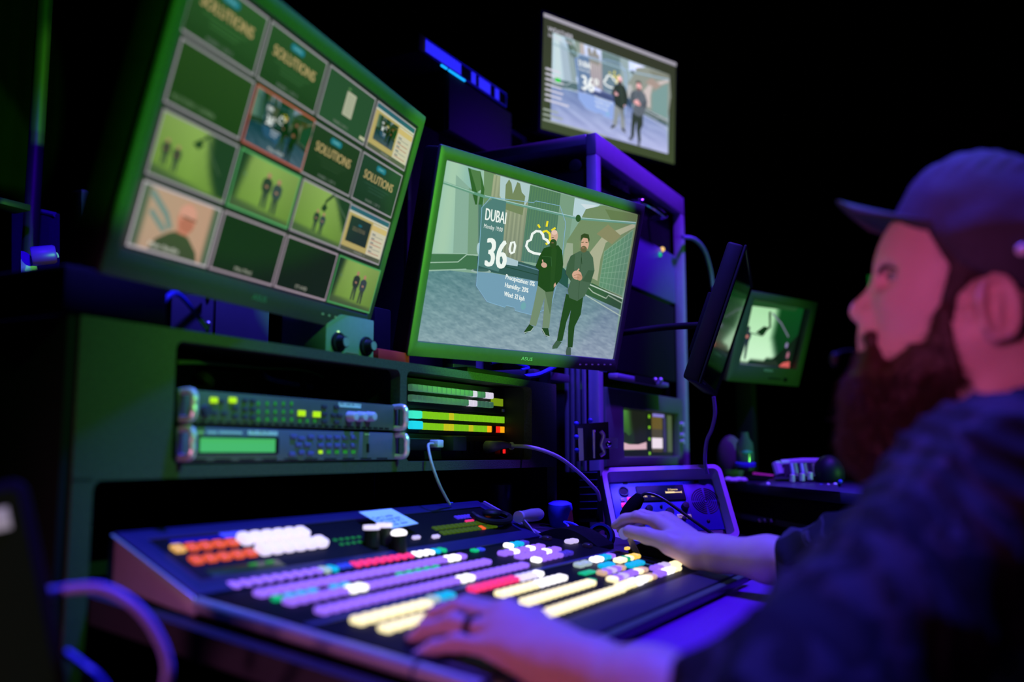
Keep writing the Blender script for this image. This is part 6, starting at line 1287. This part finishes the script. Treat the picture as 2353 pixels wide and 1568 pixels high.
def tee(P): return smax(chain(P, [NB + V3((0, -.02, -.10)), NB + V3((0, 0, .012)), hx(2300, 930)], [.11, .073, .071], .04), -cone(P, hx(2310, 960), hx(2290, 840), .064, .075), .006)
tv, tF = surface(tee, (1.0, -.2, .90), (1.3, .12, 1.12), .005); mesh_of('undershirt', [(smooth_mesh(tv, tF, 2), tF, 0)], [M_tee], PER)
# cuff button band on the near sleeve, finger ring, trousers, shoes
c = (Lf[2][0] * .18 + Lf[2][1] * .82); dv = Vector(Lf[2][1] - Lf[2][0]).normalized(); b = MB(); b.ring(Vector(Lf[2][0] * .42 + Lf[2][1] * .58) - dv * .003, dv, .0122, .0095, .007); b.build('finger_ring', mat('dark_ring', (.015, .015, .02), .3, metal=.6, noise=.1), PER)
def legs(P):
    d = None
    for s in (-1, 1):
        e = chain(P, [PV + V3((s * .09, 0, -.03)), V3((1.16 + s * .13, .30, .50)), V3((1.16 + s * .13, .25, .12))], [.095, .068, .055], .05); d = e if d is None else smin(d, e, .03)
    return d
tv, tF = surface(legs, (.9, -.3, .05), (1.45, .42, .65), .009); mesh_of('trousers', [(smooth_mesh(tv, tF, 2), tF, 0)], [M_trs], PER)
for s in (-1, 1): MB().ball((1.16 + s * .13, .30, .045), (.05, .135, .044)).build('shoe', M_black, PER)
# headset with the boom showing past his mouth
HS = thing('headset', 'thin dark headset microphone boom in front of the bearded man\'s mouth', 'headset', hx(2330, 700))
MB().tube(bez([mid(2262, 720, .088), mid(2150, 800, .085), mid(2010, 812, .06), mid(1952, 800, .035), mid(1925, 808, .012), mid(1918, 822, .0)], 8), .0016, 8).build('boom', M_black, HS); MB().ball(mid(1918, 826, 0), (.005, .005, .008)).build('microphone_capsule', M_black, HS)
MB().cyl(mid(2268, 720, .084), mid(2268, 720, .098), .02, 16).build('earpiece', M_black, HS)
# ================================================================== light
w = bpy.data.worlds.new('world'); SC.world = w; w.use_nodes = True; w.node_tree.nodes['Background'].inputs[0].default_value = (.12, .1, 1., 1); w.node_tree.nodes['Background'].inputs[1].default_value = .0008
def spot(name, loc, tgt, col, power, size, blend=.3, rad=.08):
    l = bpy.data.lights.new(name, 'SPOT'); l.energy = power; l.color = col; l.spot_size = R(size); l.spot_blend = blend; l.shadow_soft_size = rad
    o = bpy.data.objects.new(name, l); COL.objects.link(o); o.location = loc; o.rotation_euler = (Vector(tgt) - Vector(loc)).to_track_quat('-Z', 'Y').to_euler(); return o
spot('blue_stage_lamp', (1.4, .36, 3.4), (1.4, .45, .8), (.07, .055, 1.), 650, 70, .6, .10)
spot('blue_rear_lamp', (2.4, -.05, 3.3), (2.5, .95, 1.3), (.15, .02, 1.), 420, 46, .6, .1)
spot('green_fill_multiview', (.2, -2.3, 1.1), (.84, .84, 1.75), (.07, 1., .02), 430, 18.2, .04, .02)  # added spot; hard cone edge stands in for a shadow across the multiview
spot('green_lamp_programme', (1.45, -2.6, 1.0), (1.62, .88, 1.47), (.16, 1., .04), 800, 11.8, .05, .03)  # cone edge shaped to stand in for the shadow at lower right
spot('green_console_wash', (.95, -1.6, 2.9), (1.12, .95, 1.09), (.17, 1., .2), 210, 19, .6, .08)  # unseen wash added to turn the console front green
spot('green_bay_fill', (-.1, -1.6, 1.55), (1.0, 1.1, 1.10), (.22, 1., .04), 70, 5.4, .6, .05)  # unseen fill added to bring green inside the left bay
spot('green_far_fill', (1.9, -2.5, .9), (3.1, .85, 1.25), (.16, 1., .08), 220, 16, .5, .08)  # unseen fill added to green the far monitor bezels
spot('pink_key_lamp', (-1.6, .5, 1.35), (1.1, .06, 1.19), (1., .19, .72), 95, 15, .9, .15)
spot('pink_side_fill', (-1.0, .9, .62), (.82, .58, .84), (1., .28, .62), 36, 32, .8, .1)  # second pink source, added for undersides of the hand and switcher cheek
spot('blue_back_fill', (.3, .5, 2.7), (1.35, 1.95, 1.42), (.08, .0, 1.), 160, 22, .5, .1)  # added fill to brighten the lamp head at far left
SC.view_settings.view_transform = 'Standard'; SC.view_settings.look = 'None'; SC.view_settings.exposure = 0; SC.view_settings.gamma = 1; SC.view_settings.use_curve_mapping = False
SC.cycles.use_denoising = True
SC.cycles.max_bounces = 6; SC.cycles.diffuse_bounces = 3; SC.cycles.glossy_bounces = 3; SC.cycles.transmission_bounces = 3; SC.cycles.sample_clamp_indirect = 4
